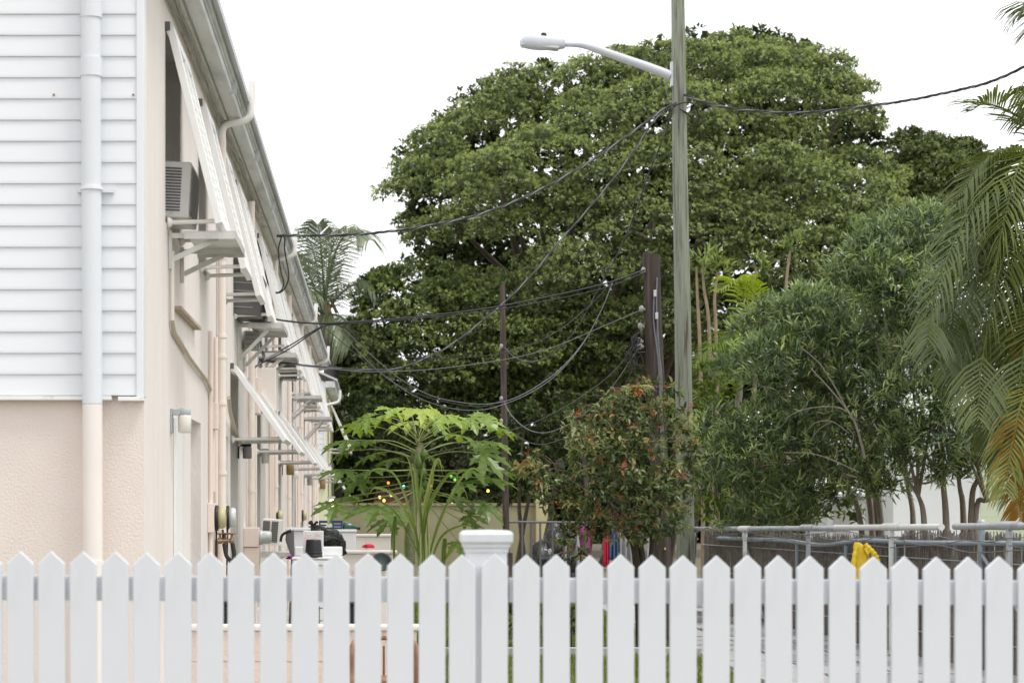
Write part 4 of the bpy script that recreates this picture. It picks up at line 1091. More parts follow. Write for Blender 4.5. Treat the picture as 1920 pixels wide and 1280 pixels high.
garment(1142, 1158, 990, 1050, fm('denim_fabric', (.06, .11, .24)), 'blue denim garment on the washing line', 3)
garment(1162, 1184, 990, 1070, fm('grey_fabric', (.3, .3, .31)), 'pale grey garment on the washing line', 4)
# white house on the right
wh = thing('white_house', at(1780, 0, 40).xy.to_3d(), 'white house wall showing between the oleander trunks', 'house')
x0, x1, x2 = at(1675, 0, 40).x, at(1838, 0, 40).x, at(2100, 0, 40).x
hm_ = mat('white_house_paint', (.74, .76, .75), .7, .03, 2)
MB().box(x0, x1, 40, 46, 0, 3.1).build('wall', hm_, wh)
lm_ = mat('pale_green_board', (.62, .68, .50), .7, .04, 3)
MB().box(x1 + .001, x2, 40.02, 46, 0, 3.1).build('side_wall', lm_, wh)
me = MB().box(x1 + .002, x2, 0, .02, 0, .135).mesh('board'); me.materials.append(lm_)
for i in range(22): 
    o = link('board', me, wh); o.location = Vector((0, 39.995, .05 + i * .139)) - ORG[wh]; o.rotation_euler = (R(4), 0, 0)
MB().prism([(x0 - .3, 39.6, 3.1), (x2 + .3, 39.6, 3.1), (x2 + .3, 43, 4.3), (x0 - .3, 43, 4.3)], (0, 0, .08)).build('roof', M['roof'], wh)
gs = thing('grey_shed', at(1590, 0, 36).xy.to_3d(), 'pale grey shed wall glimpsed behind the oleander', 'shed')
x0, x1 = at(1552, 0, 36).x, at(1622, 0, 36).x
MB().box(x0, x1, 36, 37.5, 0, at(0, 930, 36).z).build('wall', mat('pale_grey_paint', (.5, .52, .53), .7, .04, 3), gs)
MB().prism([(x0 - .1, 35.9, at(0, 930, 36).z + .001), (x1 + .1, 35.9, at(0, 930, 36).z + .001), (x1 + .1, 37.6, at(0, 930, 36).z + .3), (x0 - .1, 37.6, at(0, 930, 36).z + .3)], (0, 0, .04)).build('roof', M['roof'], gs)
MB().box(x0 + .1, x1 - .25, 35.985, 35.999, .1, 1.5).build('door', M['acgrey'], gs)
# string of small coloured bulbs in the garden behind
sg = thing('string_lights', at(760, 915, 60), 'string of tiny glowing coloured bulbs in the dark garden', 'lights')
bulbs = [(712, 932, 'y'), (720, 938, 'y'), (733, 928, 'y'), (728, 905, 'o'), (757, 912, 'c'), (809, 911, 'o'), (846, 893, 'g'), (853, 899, 'g'), (915, 920, 'y'), (848, 945, 'y')]
cols_ = {'y': emit('yellow_bulb', (1, .7, .12), 3), 'o': emit('orange_bulb', (1, .35, .08), 1.6), 'c': emit('cyan_bulb', (.25, .9, 1), 2.2), 'g': emit('green_bulb', (.3, 1, .15), 1.2)}
MB().tube(spline([at(700, 925, 60), *[at(b_[0], b_[1] - 2, 60) for b_ in sorted(bulbs)], at(930, 925, 60)], 4), .005, 4).build('cord', M['cable'], sg)
for px, py, k_ in bulbs:
    p = at(px, py, 59.9)
    MB().lathe(p, [(.01, .045), (.03, .03), (.038, 0), (.028, -.028), (.008, -.038)], 10).build('bulb', cols_[k_], sg)
s2 = thing('lit_window_lantern', at(792, 719, 66), 'pair of small amber lanterns glowing among the dark leaves', 'lantern')
for px, py in ((788, 716), (797, 721)):
    p = at(px, py, 66); MB().lathe(p, [(.02, .06), (.07, .03), (.075, -.02), (.04, -.06)], 10).build('bulb', cols_['y'], s2)
s2.name = 'lantern'

# ================================================================== VEGETATION
def nrm(a): return a / np.maximum(np.linalg.norm(a, axis=1, keepdims=True), 1e-9)
SHAPES = {  # (along, across, lift) and quads
    'leaf': (np.array([[0, 0, 0], [.45, -.5, .10], [1, 0, -.08], [.45, .5, .10]]), [(0, 1, 2, 3)]),
    'lance': (np.array([[0, 0, 0], [.35, -.5, .08], [.35, .5, .08], [.72, -.36, .03], [.72, .36, .03], [1, 0, -.1]]), [(0, 1, 2, 2), (1, 3, 4, 2), (3, 5, 4, 4)]),
    'oval': (np.array([[0, 0, 0], [.28, -.42, .06], [.62, -.4, .02], [1, 0, -.16], [.62, .4, .02], [.28, .42, .06], [.45, 0, -.06]]), [(0, 1, 6, 5), (1, 2, 3, 6), (6, 3, 4, 5)]),
}
def leaf_mesh(name, P, D, Nn, L, W, shape, m, rnd=None, org=Vector((0, 0, 0))):
    """one mesh of many leaves: base points P, axes D, face normals Nn, lengths L, widths W"""
    T, Q = SHAPES[shape]
    Q = [tuple(dict.fromkeys(q)) for q in Q]
    n = len(P); k = len(T)
    D = nrm(D); S = nrm(np.cross(D, Nn)); Nn = np.cross(S, D)
    V = (P[:, None, :] + D[:, None, :] * (T[None, :, 0:1] * L[:, None, None]) + S[:, None, :] * (T[None, :, 1:2] * W[:, None, None]) + Nn[:, None, :] * (T[None, :, 2:3] * L[:, None, None]))
    V = V.reshape(-1, 3) - np.array(org)
    off = (np.arange(n) * k)[:, None]
    loops = np.concatenate([np.array(sum(Q, ())) [None, :] + off]).reshape(-1)
    lens = np.array([len(q) for q in Q]); tot = np.tile(lens, n)
    start = np.concatenate([[0], np.cumsum(tot)[:-1]])
    me = bpy.data.meshes.new(name)
    me.vertices.add(len(V)); me.vertices.foreach_set('co', V.astype(np.float32).ravel())
    me.loops.add(len(loops)); me.loops.foreach_set('vertex_index', loops.astype(np.int32))
    me.polygons.add(len(tot)); me.polygons.foreach_set('loop_start', start.astype(np.int32)); me.polygons.foreach_set('loop_total', tot.astype(np.int32))
    me.update(calc_edges=True)
    if rnd is None: rnd = rng.random(n)
    a = me.attributes.new('rnd', 'FLOAT', 'POINT'); a.data.foreach_set('value', np.repeat(rnd, k).astype(np.float32))
    me.materials.append(m)
    return me
def rdir(n):
    return nrm(rng.normal(size=(n, 3)))

def crown(name, lobes, m, parent, per_m2, leaf=(.12, .06), k=8, shape='leaf', inner=.3, up=.35, back=.35, spread=.9, droop=0, tipclr=.35, isz=(1.3, .8), zmin=-.75, soft=0):
    """leafy crown: rosettes of leaves spread over and through a set of uneven lobes. lobes: (centre, (rx, ry, rz))"""
    C = np.array([l[0] for l in lobes], float); Rr = np.array([l[1] for l in lobes], float)
    PP, NN, KK = [], [], []
    for i in range(len(lobes)):
        r = Rr[i]; area = 4 * math.pi * ((r[0] * r[1]) ** 1.6 / 3 + (r[0] * r[2]) ** 1.6 / 3 + (r[1] * r[2]) ** 1.6 / 3) ** (1 / 1.6)
        n = int(area * per_m2)
        d = rdir(n)
        keep = (d[:, 2] > zmin) & ((d[:, 1] < .25) | (rng.random(n) < back))
        d = d[keep]; n = len(d)
        ph = rng.random(3) * 6.28
        bumpy = 1 + .10 * np.sin(d[:, 0] * 7 + ph[0]) * np.sin(d[:, 2] * 8 + ph[1]) + .06 * np.sin(d[:, 1] * 13 + d[:, 0] * 11 + ph[2])
        rad = bumpy * rng.uniform(.78, 1.04, n)
        p = C[i] + d * r * rad[:, None]
        # drop what is buried well inside another lobe
        ins = np.zeros(n, bool)
        near = np.nonzero(((C - C[i]) ** 2).sum(1) < (Rr.max(1) + r.max()) ** 2)[0]
        for j in near:
            if j == i: continue
            q = (p - C[j]) / Rr[j]
            ins |= (q * q).sum(1) < .5
        p = p[~ins]; d = d[~ins]
        PP.append(p); NN.append(nrm(d / r)); KK.append(rad[~ins])
    P = np.concatenate(PP); N_ = np.concatenate(NN); K_ = np.concatenate(KK)
    n = len(P)
    P2 = np.repeat(P, k, 0); N2 = np.repeat(N_, k, 0)
    tone = np.repeat(rng.random(n), k) * (.45 - .2 * soft) + rng.random(n * k) * (.35 - .15 * soft) + .17 * soft
    D = N2 * (.55 - .25 * soft) + rdir(n * k) * spread + np.array([0, 0, up - droop])
    FN = nrm(N2 * (.4 + .7 * soft) + np.array([0, -.1, .8 - .3 * soft]) + rdir(n * k) * (.55 - .2 * soft))
    Lf = leaf[0] * rng.uniform(.65, 1.25, n * k); Wf = leaf[1] * rng.uniform(.75, 1.2, n * k)
    P2 = P2 + rdir(n * k) * leaf[0] * .35
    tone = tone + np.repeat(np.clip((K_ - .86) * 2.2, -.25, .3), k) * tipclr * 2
    if inner > 0:
        mI = int(n * inner)
        idx = rng.integers(0, n, mI)
        li = np.concatenate([np.full(len(p), i) for i, p in enumerate(PP)])[idx]
        Pi = C[li] + (P[idx] - C[li]) * rng.uniform(.45, .8, (mI, 1))
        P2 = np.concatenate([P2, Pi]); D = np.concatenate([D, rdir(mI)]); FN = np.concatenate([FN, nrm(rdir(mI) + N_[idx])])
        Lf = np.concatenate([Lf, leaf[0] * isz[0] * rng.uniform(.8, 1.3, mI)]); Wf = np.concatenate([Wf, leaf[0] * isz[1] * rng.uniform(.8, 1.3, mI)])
        tone = np.concatenate([tone, rng.random(mI) * .2])  # inner leaves kept at the dark end, painting shade into the gaps
    me = leaf_mesh(name, P2, D, FN, Lf, Wf, shape, m, np.clip(tone, 0, 1), ORG[parent])
    return link(name, me, parent)

def in_poly(x, y, poly):
    c = False
    for i in range(len(poly)):
        x1, y1 = poly[i]; x2, y2 = poly[i - 1]
        if (y1 > y) != (y2 > y) and x < (x2 - x1) * (y - y1) / (y2 - y1) + x1: c = not c
    return c
def edge_dist(x, y, poly):
    best = 1e9
    for i in range(len(poly)):
        a = np.array(poly[i - 1], float); b = np.array(poly[i], float); p = np.array([x, y], float)
        t = np.clip(np.dot(p - a, b - a) / np.dot(b - a, b - a), 0, 1)
        best = min(best, np.linalg.norm(p - a - (b - a) * t))
    return best
def lobes_in(poly, n, d, depth, rmin, rmax, flat=.8, seed=1, bulge_ref=180, gap=.62):
    """lobes that fill an outline measured in the photograph, swelling towards the viewer in its middle"""
    r_ = random.Random(seed)
    xs = [p[0] for p in poly]; ys = [p[1] for p in poly]
    out = []; pts = []
    tries = 0
    while len(out) < n and tries < n * 120:
        tries += 1
        x, y = r_.uniform(min(xs), max(xs)), r_.uniform(min(ys), max(ys))
        if not in_poly(x, y, poly): continue
        e = edge_dist(x, y, poly)
        if e < rmin * .55: continue
        r = min(r_.uniform(rmin, rmax), e * 1.05 + 4)
        if any((x - a) ** 2 + (y - b) ** 2 < (gap * (r + c) * .5 * 1.15) ** 2 for a, b, c in pts): continue
        pts.append((x, y, r))
        b = min(1, e / bulge_ref); b = math.sqrt(1 - (1 - b) ** 2)
        dd = d - depth * b + r_.uniform(-.18, .18) * depth
        s = dd / F
        c = at(x, y, dd)
        out.append((tuple(c), (r * s * r_.uniform(1, 1.25), r * s * r_.uniform(.9, 1.2), r * s * flat * r_.uniform(.85, 1.1))))
    return out
def clumps(lobes, n, seed, size=.40, out=.78):
    """split every lobe into smaller tufts set over its upper and near side"""
    r_ = np.random.default_rng(seed); res = []
    for c, r in lobes:
        c = np.array(c); r = np.array(r); k = 0; ds = []
        tries = 0
        while k < n and tries < 200:
            tries += 1
            v = r_.normal(size=3); v /= np.linalg.norm(v)
            if v[2] < -.45 or v[1] > .45: continue
            if any(np.dot(v, w) > .80 for w in ds): continue
            ds.append(v); k += 1
            s = size * r_.uniform(.75, 1.2)
            res.append((tuple(c + v * r * out * r_.uniform(.9, 1.1)), tuple(r * s * np.array([1.1, 1, .85]))))
        res.append((tuple(c), tuple(r * .72)))
    return res
M['bark'] = mat('grey_brown_bark', (.13, .105, .08), .9, .2, 6, bump=.02, bscale=12, c2=(.2, .18, .15), c2s=4, stretch=(3, 3, .6))
M['barkpale'] = mat('pale_oleander_bark', (.22, .185, .15), .9, .15, 8, bump=.01, bscale=20, c2=(.3, .27, .23), c2s=5, stretch=(3, 3, .6))
def limbs(t, base, fork, targets, r0, r1, m, name='limb', seed=0):
    r_ = random.Random(seed)
    for q in targets:
        q = Vector(q); f = Vector(fork)
        mid = f.lerp(q, .5) + Vector((r_.uniform(-.12, .12), r_.uniform(-.12, .12), r_.uniform(-.02, .1))) * (q - f).length
        s = spline([f, mid, q], 6)
        MB().tube(s, list(np.linspace(r0, r1, len(s))), 8).build(name, m, t)

# ---- the big spreading tree
LEAF_DARK = leafmat('undergrowth_hollow_shade_leaf', [(0, (0.019, 0.030, 0.012)), (.5, (0.058, 0.083, 0.027)), (1, (0.124, 0.158, 0.050))], .25, .06, .5)  # dark leaf tone; in the tree cores it paints the shaded hollows
LEAF_BIG = leafmat('broad_tree_leaf', [(0, (0.058, 0.076, 0.033)), (0.35, (0.149, 0.192, 0.071)), (0.7, (0.305, 0.376, 0.130)), (1, (0.518, 0.609, 0.220))], .4, .12, .45)
TD_ = 72.0
bt = thing('spreading_tree', (at(1180, 0, TD_).x, TD_ + 2, 0), 'huge spreading broadleaf tree with a rounded dark green crown', 'tree')
poly = [(738, 350), (752, 300), (790, 240), (860, 190), (930, 140), (1000, 118), (1090, 105), (1145, 70), (1185, 48), (1260, 60), (1330, 58), (1420, 50), (1500, 78), (1570, 88), (1610, 140), (1660, 172), (1650, 250), (1668, 320), (1740, 420), (1730, 560),
        (1500, 660), (1300, 720), (1100, 760), (960, 720), (860, 640), (800, 520), (760, 440)]
lb = lobes_in(poly, 75, TD_, 9, 50, 120, .78, seed=3, bulge_ref=330, gap=.74) + lobes_in(poly, 42, TD_ + 1, 7, 26, 50, .75, seed=9, bulge_ref=330, gap=1.2)
core = lobes_in(poly, 120, TD_ + 3.5, 3.5, 36, 120, .85, seed=4, bulge_ref=300, gap=.4)
lb += [((c[0] * 1.02, TD_ + 3 + (TD_ - c[1]) * .7, c[2] * .97), r) for c, r in lb[::5]]
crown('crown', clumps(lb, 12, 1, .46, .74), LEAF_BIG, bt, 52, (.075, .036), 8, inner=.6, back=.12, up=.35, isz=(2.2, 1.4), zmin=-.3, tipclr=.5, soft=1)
crown('inner_crown', core, LEAF_DARK, bt, 9, (.2, .11), 7, inner=2, back=.15, up=.3, isz=(1.7, 1.2))  # core leaves coloured darker so the hollows between clumps look shaded
tb = Vector((ORG[bt].x, ORG[bt].y, 0)); fk = tb + Vector((0, 0, 3.2))
MB().tube(spline([tb, tb + Vector((.1, 0, 1.5)), fk], 5), list(np.linspace(.75, .5, 11)), 14).build('trunk', M['bark'], bt)
limbs(bt, tb, fk, [l[0] for l in lb[:26]], .28, .05, M['bark'], seed=1)
MB().tube(spline([at(1160, 425, 66), at(1195, 438, 66), at(1220, 452, 66), at(1238, 480, 66.2), at(1245, 520, 67)], 5), .06, 6).build('bare_branch', M['barkpale'], bt)
MB().tube(spline([at(1228, 415, 66), at(1222, 440, 66), at(1222, 455, 66)], 4), .045, 6).build('bare_branch', M['barkpale'], bt)

# ---- lower tree to its left, yellower at the foot
LEAF_LOW = leafmat('lower_tree_leaf', [(0, (0.052, 0.071, 0.025)), (0.4, (0.138, 0.190, 0.057)), (0.75, (0.276, 0.345, 0.098)), (1, (0.460, 0.540, 0.161))], .4, .1, .45)
lt = thing('round_tree', (at(800, 0, 66).x, 67, 0), 'rounder leafy tree in front of the big one, right of the coconut palm', 'tree')
poly = [(668, 560), (690, 515), (740, 490), (800, 470), (870, 520), (940, 560), (1000, 575), (1050, 540), (1110, 520), (1160, 560), (1180, 640), (1150, 720), (1080, 760), (1000, 780), (900, 790), (780, 800), (690, 780), (640, 740), (650, 640)]
lb = lobes_in(poly, 62, 66, 4, 28, 72, .75, seed=8, bulge_ref=150, gap=.62)
crown('inner_crown', lb, LEAF_DARK, lt, 8, (.2, .1), 7, inner=2, back=.15)  # darker core colour paints shade into this crown's hollows too
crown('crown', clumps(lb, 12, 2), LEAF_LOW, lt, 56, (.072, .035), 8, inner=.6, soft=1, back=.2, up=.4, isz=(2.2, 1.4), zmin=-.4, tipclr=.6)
tb = Vector((ORG[lt].x, 67, 0)); fk = tb + Vector((0, 0, 2.2))
MB().tube(spline([tb, tb + Vector((-.1, 0, 1)), fk], 5), list(np.linspace(.4, .28, 11)), 12).build('trunk', M['bark'], lt)
limbs(lt, tb, fk, [l[0] for l in lb[:14]], .15, .03, M['bark'], seed=2)
# ---- tree behind on the right
rt = thing('distant_tree', (at(1740, 0, 76).x, 77, 0), 'smaller tree crown rising behind the oleander at the right', 'tree')
poly = [(1640, 320), (1668, 270), (1690, 240), (1715, 238), (1760, 255), (1810, 250), (1850, 290), (1870, 400), (1850, 520), (1700, 540), (1640, 450)]
lb = lobes_in(poly, 50, 77, 3, 26, 60, .8, seed=5, bulge_ref=120, gap=.5)
crown('inner_crown', lb, LEAF_DARK, rt, 10, (.2, .11), 7, inner=1.5, back=.15)  # same dark core colour, standing in for shade between the tufts
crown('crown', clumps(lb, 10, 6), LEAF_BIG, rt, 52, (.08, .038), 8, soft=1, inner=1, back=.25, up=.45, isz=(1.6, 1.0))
tb = Vector((ORG[rt].x, 77, 0)); fk = tb + Vector((0, 0, 4))
MB().tube(spline([tb, tb + Vector((.2, 0, 2)), fk], 5), list(np.linspace(.4, .25, 11)), 12).build('trunk', M['bark'], rt)
limbs(rt, tb, fk, [l[0] for l in lb[:8]], .15, .04, M['bark'], seed=3)
# ---- undergrowth that closes the far side of the yard
for i, (poly, d, lb_, seed) in enumerate((([(625, 760), (700, 720), (800, 760), (900, 750), (960, 790), (960, 930), (900, 945), (620, 940)], 63, 'dark bushes behind the papaya plant and the ochre wall', 11),
                                          ([(930, 760), (1010, 720), (1130, 740), (1290, 700), (1330, 760), (1320, 960), (1200, 985), (1000, 930), (940, 960)], 52, 'dark bushes in the shade behind the red flowered bush', 12),
                                          ([(1290, 640), (1420, 600), (1600, 560), (1760, 560), (1850, 620), (1850, 860), (1700, 900), (1560, 990), (1320, 985)], 44, 'dark bushes behind the oleander', 13))):
    t = thing('shrub', (at(poly[0][0] + 120, 0, d).x, d, 0), lb_, 'bush', 'dark bushes at the back')
    lb = lobes_in(poly, 34, d, 2, 26, 60, .85, seed=seed, bulge_ref=90)
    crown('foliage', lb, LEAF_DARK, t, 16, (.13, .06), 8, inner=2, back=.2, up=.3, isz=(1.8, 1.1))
    r_ = random.Random(seed)
    for q in lb[::4]:
        c = Vector(q[0]); g = Vector((c.x + r_.uniform(-.5, .5), d + .3, 0))
        MB().tube(spline([g, g.lerp(c, .5) + Vector((r_.uniform(-.2, .2), 0, 0)), c], 5), list(np.linspace(.07, .02, 11)), 7).build('stem', M['bark'], t)

# ---- far belt of trees that reads as one mass
fw_pts = []; r_ = random.Random(77)
wd = thing('far_woods', (6, 95, 0), 'far dark belt of trees closing the view under the crowns', 'woods'); wd['kind'] = 'stuff'
lb = []
for i in range(210):
    x = r_.uniform(-14, 36); lb.append(((x, 96 + r_.uniform(-3, 3), (8.5 if x > -1.5 else 5.5) * r_.random() ** 1.5), (r_.uniform(1.4, 2.4), 1.6, r_.uniform(1.2, 2.0))))
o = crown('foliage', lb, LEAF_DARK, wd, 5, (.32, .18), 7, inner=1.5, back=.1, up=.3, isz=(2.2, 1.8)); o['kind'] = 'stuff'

# ---- oleander: stems with whorls of narrow leaves
LEAF_OL = leafmat('oleander_leaf', [(0, (0.042, 0.066, 0.029)), (.4, (0.115, 0.163, 0.069)), (.75, (0.228, 0.302, 0.115)), (1, (0.442, 0.522, 0.163))], .35, .2, .35)
def oleander(poly, n, d, depth, label, name, seed, trunks, per=78, bl=.14):
    t = thing(name, (trunks[0][0].x, trunks[0][0].y, 0), label, 'bush', 'oleander bushes')
    lb = lobes_in(poly, n, d, depth, 26, 70, .8, seed=seed, bulge_ref=130, gap=.74)
    crown('foliage', lb, LEAF_OL, t, per, (bl, .021), 9, shape='lance', inner=1.2, up=.45, back=.3, spread=.85, tipclr=.5, isz=(1.0, .25))
    for i, tr in enumerate(trunks):
        s = spline(tr, 6); r0 = .05 if len(tr) > 3 else .04
        MB().tube(s, list(np.linspace(r0, .014, len(s))), 8).build('trunk', M['barkpale'], t)
    r_ = random.Random(seed)
    for q in lb[::2]:
        c = Vector(q[0]); tr = r_.choice(trunks); f = Vector(tr[len(tr) // 2])
        MB().tube(spline([f, f.lerp(c, .5) + Vector((r_.uniform(-.1, .1), r_.uniform(-.1, .1), -.08)), c], 5), list(np.linspace(.022, .007, 11)), 6).build('branch', M['barkpale'], t)
    return t
def g0_(px, d): p = at(px, 0, d); return Vector((p.x, p.y, 0))
oleander([(1312, 780), (1330, 740), (1360, 640), (1400, 570), (1450, 535), (1500, 525), (1560, 540), (1620, 560), (1650, 620), (1690, 700), (1700, 800), (1695, 930), (1650, 975), (1540, 965), (1480, 1000), (1400, 1010), (1340, 1015), (1310, 900)],
         46, 27.5, 1.3, 'broad oleander with narrow leaves spilling over the pipe fence', 'oleander_bush', 21,
         [[g0_(1640, 28), at(1635, 985, 28), at(1622, 900, 27.6), at(1590, 740, 27.2), at(1520, 660, 27)], [g0_(1625, 28.2), at(1610, 960, 28), at(1560, 880, 27.4), at(1480, 820, 27)],
          [g0_(1660, 28), at(1640, 900, 27.6), at(1560, 850, 27), at(1430, 835, 26.6)], [g0_(1660, 28.4), at(1630, 830, 27.6), at(1588, 770, 26.3), at(1555, 728, 26.2), at(1500, 640, 26.2)]])
olb = [o for o in col.objects if o.name == 'oleander_bush'][0]
for pts, r in (([(1622, 860), (1606, 800), (1588, 768), (1555, 728), (1520, 690)], .03), ([(1588, 768), (1565, 725), (1535, 680), (1500, 650)], .02), ([(1590, 770), (1555, 762), (1505, 768), (1470, 785)], .014),
               ([(1592, 812), (1560, 790), (1530, 792), (1510, 810)], .012), ([(1588, 800), (1600, 816), (1596, 838)], .012), ([(1560, 790), (1535, 805), (1520, 826)], .009), ([(1700, 690), (1672, 640), (1640, 600), (1615, 590)], .028), ([(1610, 885), (1560, 862), (1520, 850), (1470, 848)], .016)):
    s = spline([at(x, y, 25.45) for x, y in pts], 6)
    MB().tube(s, list(np.linspace(r * .6, r * .25, len(s))), 7).build('bare_branch', M['barkpale'], olb)
oleander([(1545, 520), (1580, 450), (1640, 400), (1700, 385), (1770, 380), (1830, 430), (1870, 520), (1880, 640), (1875, 800), (1860, 890), (1780, 915), (1690, 920), (1650, 880), (1645, 700), (1620, 600)],
         44, 26.5, 1.2, 'taller oleander with upright leafy shoots in front of the white house', 'oleander_tree', 22,
         [[g0_(1776, 26), at(1774, 980, 26), at(1768, 900, 25.8), at(1760, 780, 25.6), at(1720, 600, 25.6)], [g0_(1810, 26.5), at(1806, 960, 26.5), at(1798, 900, 26.2), at(1790, 760, 25.8)],
          [g0_(1825, 26.3), at(1830, 960, 26.2), at(1850, 938, 26), at(1885, 932, 26)], [g0_(1818, 26.3), at(1822, 940, 26.2), at(1835, 880, 26), at(1830, 700, 25.8)], [g0_(1700, 27.5), at(1712, 980, 27.5), at(1700, 900, 27.4), at(1690, 780, 27)],
          [g0_(1735, 26), at(1733, 985, 26), at(1722, 930, 26), at(1697, 895, 26)]])

# ---- fronds
def frond_mesh(P, lw, ll, n, fold, m, rnd, tipdrop=.35, side_up=None, rach=.012, name='frond', hang=.0, ragged=.0, rmat=None):
    """P: rachis points (world); ll: leaflet length function of t; builds rachis + drooping leaflets as one mesh"""
    P = spline(P, 8); m_ = len(P)
    mb = MB(); mb.tube(P, list(np.linspace(rach, rach * .25, m_)), 6)
    nr = len(mb.v)
    for i in range(n):
        t = .10 + .9 * i / (n - 1)
        f = t * (m_ - 1); k = min(int(f), m_ - 2)
        p = P[k].lerp(P[k + 1], f - k)
        tg = (P[min(k + 1, m_ - 1)] - P[max(k - 1, 0)]).normalized()
        s = tg.cross(Vector((0, 0, 1)))
        if s.length < .15: s = tg.cross(Vector((0, -1, .2)))
        s.normalize()
        u = s.cross(tg)
        L_ = ll * (math.sin(math.pi * (.12 + .80 * t)) ** .7) * random.uniform(.85, 1.1)
        for sd in (-1, 1):
            if ragged and random.random() < ragged: continue
            fw = .45 + .35 * t
            d0 = (s * sd * (1 - .15 * t) + tg * fw + u * (fold + random.uniform(-.12, .12))).normalized()
            q = [p, p + d0 * L_ * .45, p + d0 * L_ * .8 + Vector((0, 0, -tipdrop * L_ * .22 - hang * L_ * .1)), p + d0 * L_ + Vector((0, 0, -tipdrop * L_ * .5 - hang * L_ * .25))]
            wv = u.cross(d0).normalized(); wv = (wv + tg * .3).normalized()
            ws = [lw * .5, lw, lw * .75, lw * .08]
            vs = []
            for a, w in zip(q, ws): vs += [a - wv * w * .5, a + wv * w * .5]
            mb.add(vs, [(0, 1, 3, 2), (2, 3, 5, 4), (4, 5, 7, 6)])
    return mb, nr
def put_frond(mb, name, m, parent, lo, hi):
    me = bpy.data.meshes.new(name); o_ = ORG[parent]
    me.from_pydata([(a - o_.x, b - o_.y, c - o_.z) for a, b, c in mb.v], [], mb.f); me.update()
    a = me.attributes.new('rnd', 'FLOAT', 'POINT')
    base = random.uniform(lo, hi)
    vals = np.clip(base + rng.uniform(-.12, .12, len(me.vertices)), 0, 1)
    a.data.foreach_set('value', vals.astype(np.float32))
    me.materials.append(m)
    return link(name, me, parent)

# coconut palm behind the pink building
LEAF_CO = leafmat('coconut_leaf', [(0, (0.043, 0.060, 0.030)), (0.5, (0.111, 0.145, 0.068)), (1, (0.238, 0.272, 0.128))], .25, .14, .4)
CD = 64.0
cp_ = thing('coconut_palm', (at(628, 0, CD).x, CD, 0), 'coconut palm rising behind the end of the pink roof', 'palm')
hub = at(608, 590, CD)
tk = spline([(at(630, 0, CD).x, CD, 0), at(628, 860, CD), at(620, 700, CD), at(614, 640, CD), hub], 8)
MB().tube(tk, list(np.interp(np.linspace(0, 1, len(tk)), [0, .6, .85, 1], [.24, .2, .22, .28])), 12).build('trunk', mat('ringed_palm_bark', (.13, .115, .10), .9, .2, 3, bump=.03, bscale=9, stretch=(.5, .5, 7)), cp_)
fib = MB()
for i in range(16):
    a = random.uniform(0, 6.28); z = random.uniform(-.9, .25)
    p = hub + Vector((math.cos(a) * .22, math.sin(a) * .22, z))
    fib.bar(p + Vector((0, 0, .25)), p + Vector((math.cos(a) * .22, math.sin(a) * .2, -.2)), .12, .03)
fib.build('fibre', mat('palm_fibre', (.22, .15, .09), .9, .25, 9), cp_)
fronds = [[(608, 590), (606, 520), (601, 460), (597, 420)], [(608, 590), (618, 510), (640, 450), (672, 432), (692, 448)], [(610, 592), (630, 560), (660, 535), (690, 530), (712, 545)],
          [(606, 590), (590, 540), (572, 500), (556, 478)], [(606, 592), (580, 560), (556, 545), (535, 552)], [(608, 590), (614, 515), (626, 455), (650, 425)], [(610, 595), (630, 590), (650, 605), (662, 640)],
          [(605, 596), (585, 590), (570, 610), (562, 650)], [(607, 588), (598, 520), (584, 460), (566, 430)]]
for i, f in enumerate(fronds):
    dy = [-.6, -1.4, -.8, .6, -1.2, 1.5, -1, .5, 1.6][i]
    pts = [at(x, y, CD + dy * j / (len(f) - 1)) for j, (x, y) in enumerate(f)]
    mb, _ = frond_mesh(pts, .042, 1.25, 46, -.05, LEAF_CO, 0, tipdrop=.8, rach=.045, hang=.6, ragged=.08)
    put_frond(mb, 'frond', LEAF_CO, cp_, .25, .7)

# areca palm clump at the right edge
LEAF_AR = leafmat('areca_leaf', [(0, (0.032, 0.047, 0.015)), (.45, (0.085, 0.117, 0.031)), (.8, (0.167, 0.205, 0.039)), (1, (0.309, 0.315, 0.062))], .3, .2, .35)
LEAF_DRY = leafmat('dry_palm_leaf', [(0, (.09, .045, .008)), (.5, (.24, .12, .012)), (1, (.34, .21, .05))], .3, .05, .5)
AD = 20.0
ar = thing('areca_palm', (at(2010, 0, AD + .3).x, AD + .3, 0), 'feathery areca palm with arching fronds at the right edge', 'palm')
for k_ in range(5):
    b0 = Vector((at(1985 + k_ * 22, 0, AD).x, AD + .3 + .12 * ((k_ * 2) % 3), 0)); b1 = at(1960 + k_ * 20, 560, AD + .3 + .1 * k_)
    MB().tube(spline([b0, b0.lerp(b1, .5) + Vector((.08, 0, 0)), b1], 6), list(np.linspace(.05, .035, 13)), 10).build('stem', mat('green_cane_stem', (.2, .2, .09), .6, .1, 4) if k_ == 0 else ar.children[0].data.materials[0], ar)
def fr2(pts, dd, ll=.5, n=46, m=None, lo=.3, hi=.75, lw=.023, td=.5, hang=.5, fold=.12, rag=.05, again=True):
    P = [at(x + 16, y, AD + d_) for (x, y), d_ in zip(pts, dd)]
    mb, _ = frond_mesh(P, lw, ll * 1.15, int(n * .95), fold, m, 0, tipdrop=td, rach=.012, hang=hang, ragged=rag)
    put_frond(mb, 'frond', m or LEAF_AR, ar, lo, hi)
    if again and m is None:
        for q in range(2):
            jx, jy = random.uniform(10, 44), random.uniform(-10, 44)
            fr2([(x + jx * (.3 + i / len(pts)), y + jy * i / len(pts)) for i, (x, y) in enumerate(pts)], [v + random.uniform(.1, .9) for v in dd], ll * .95, n, None, lo * .7, hi * .8, lw, td, hang, fold, rag, False)
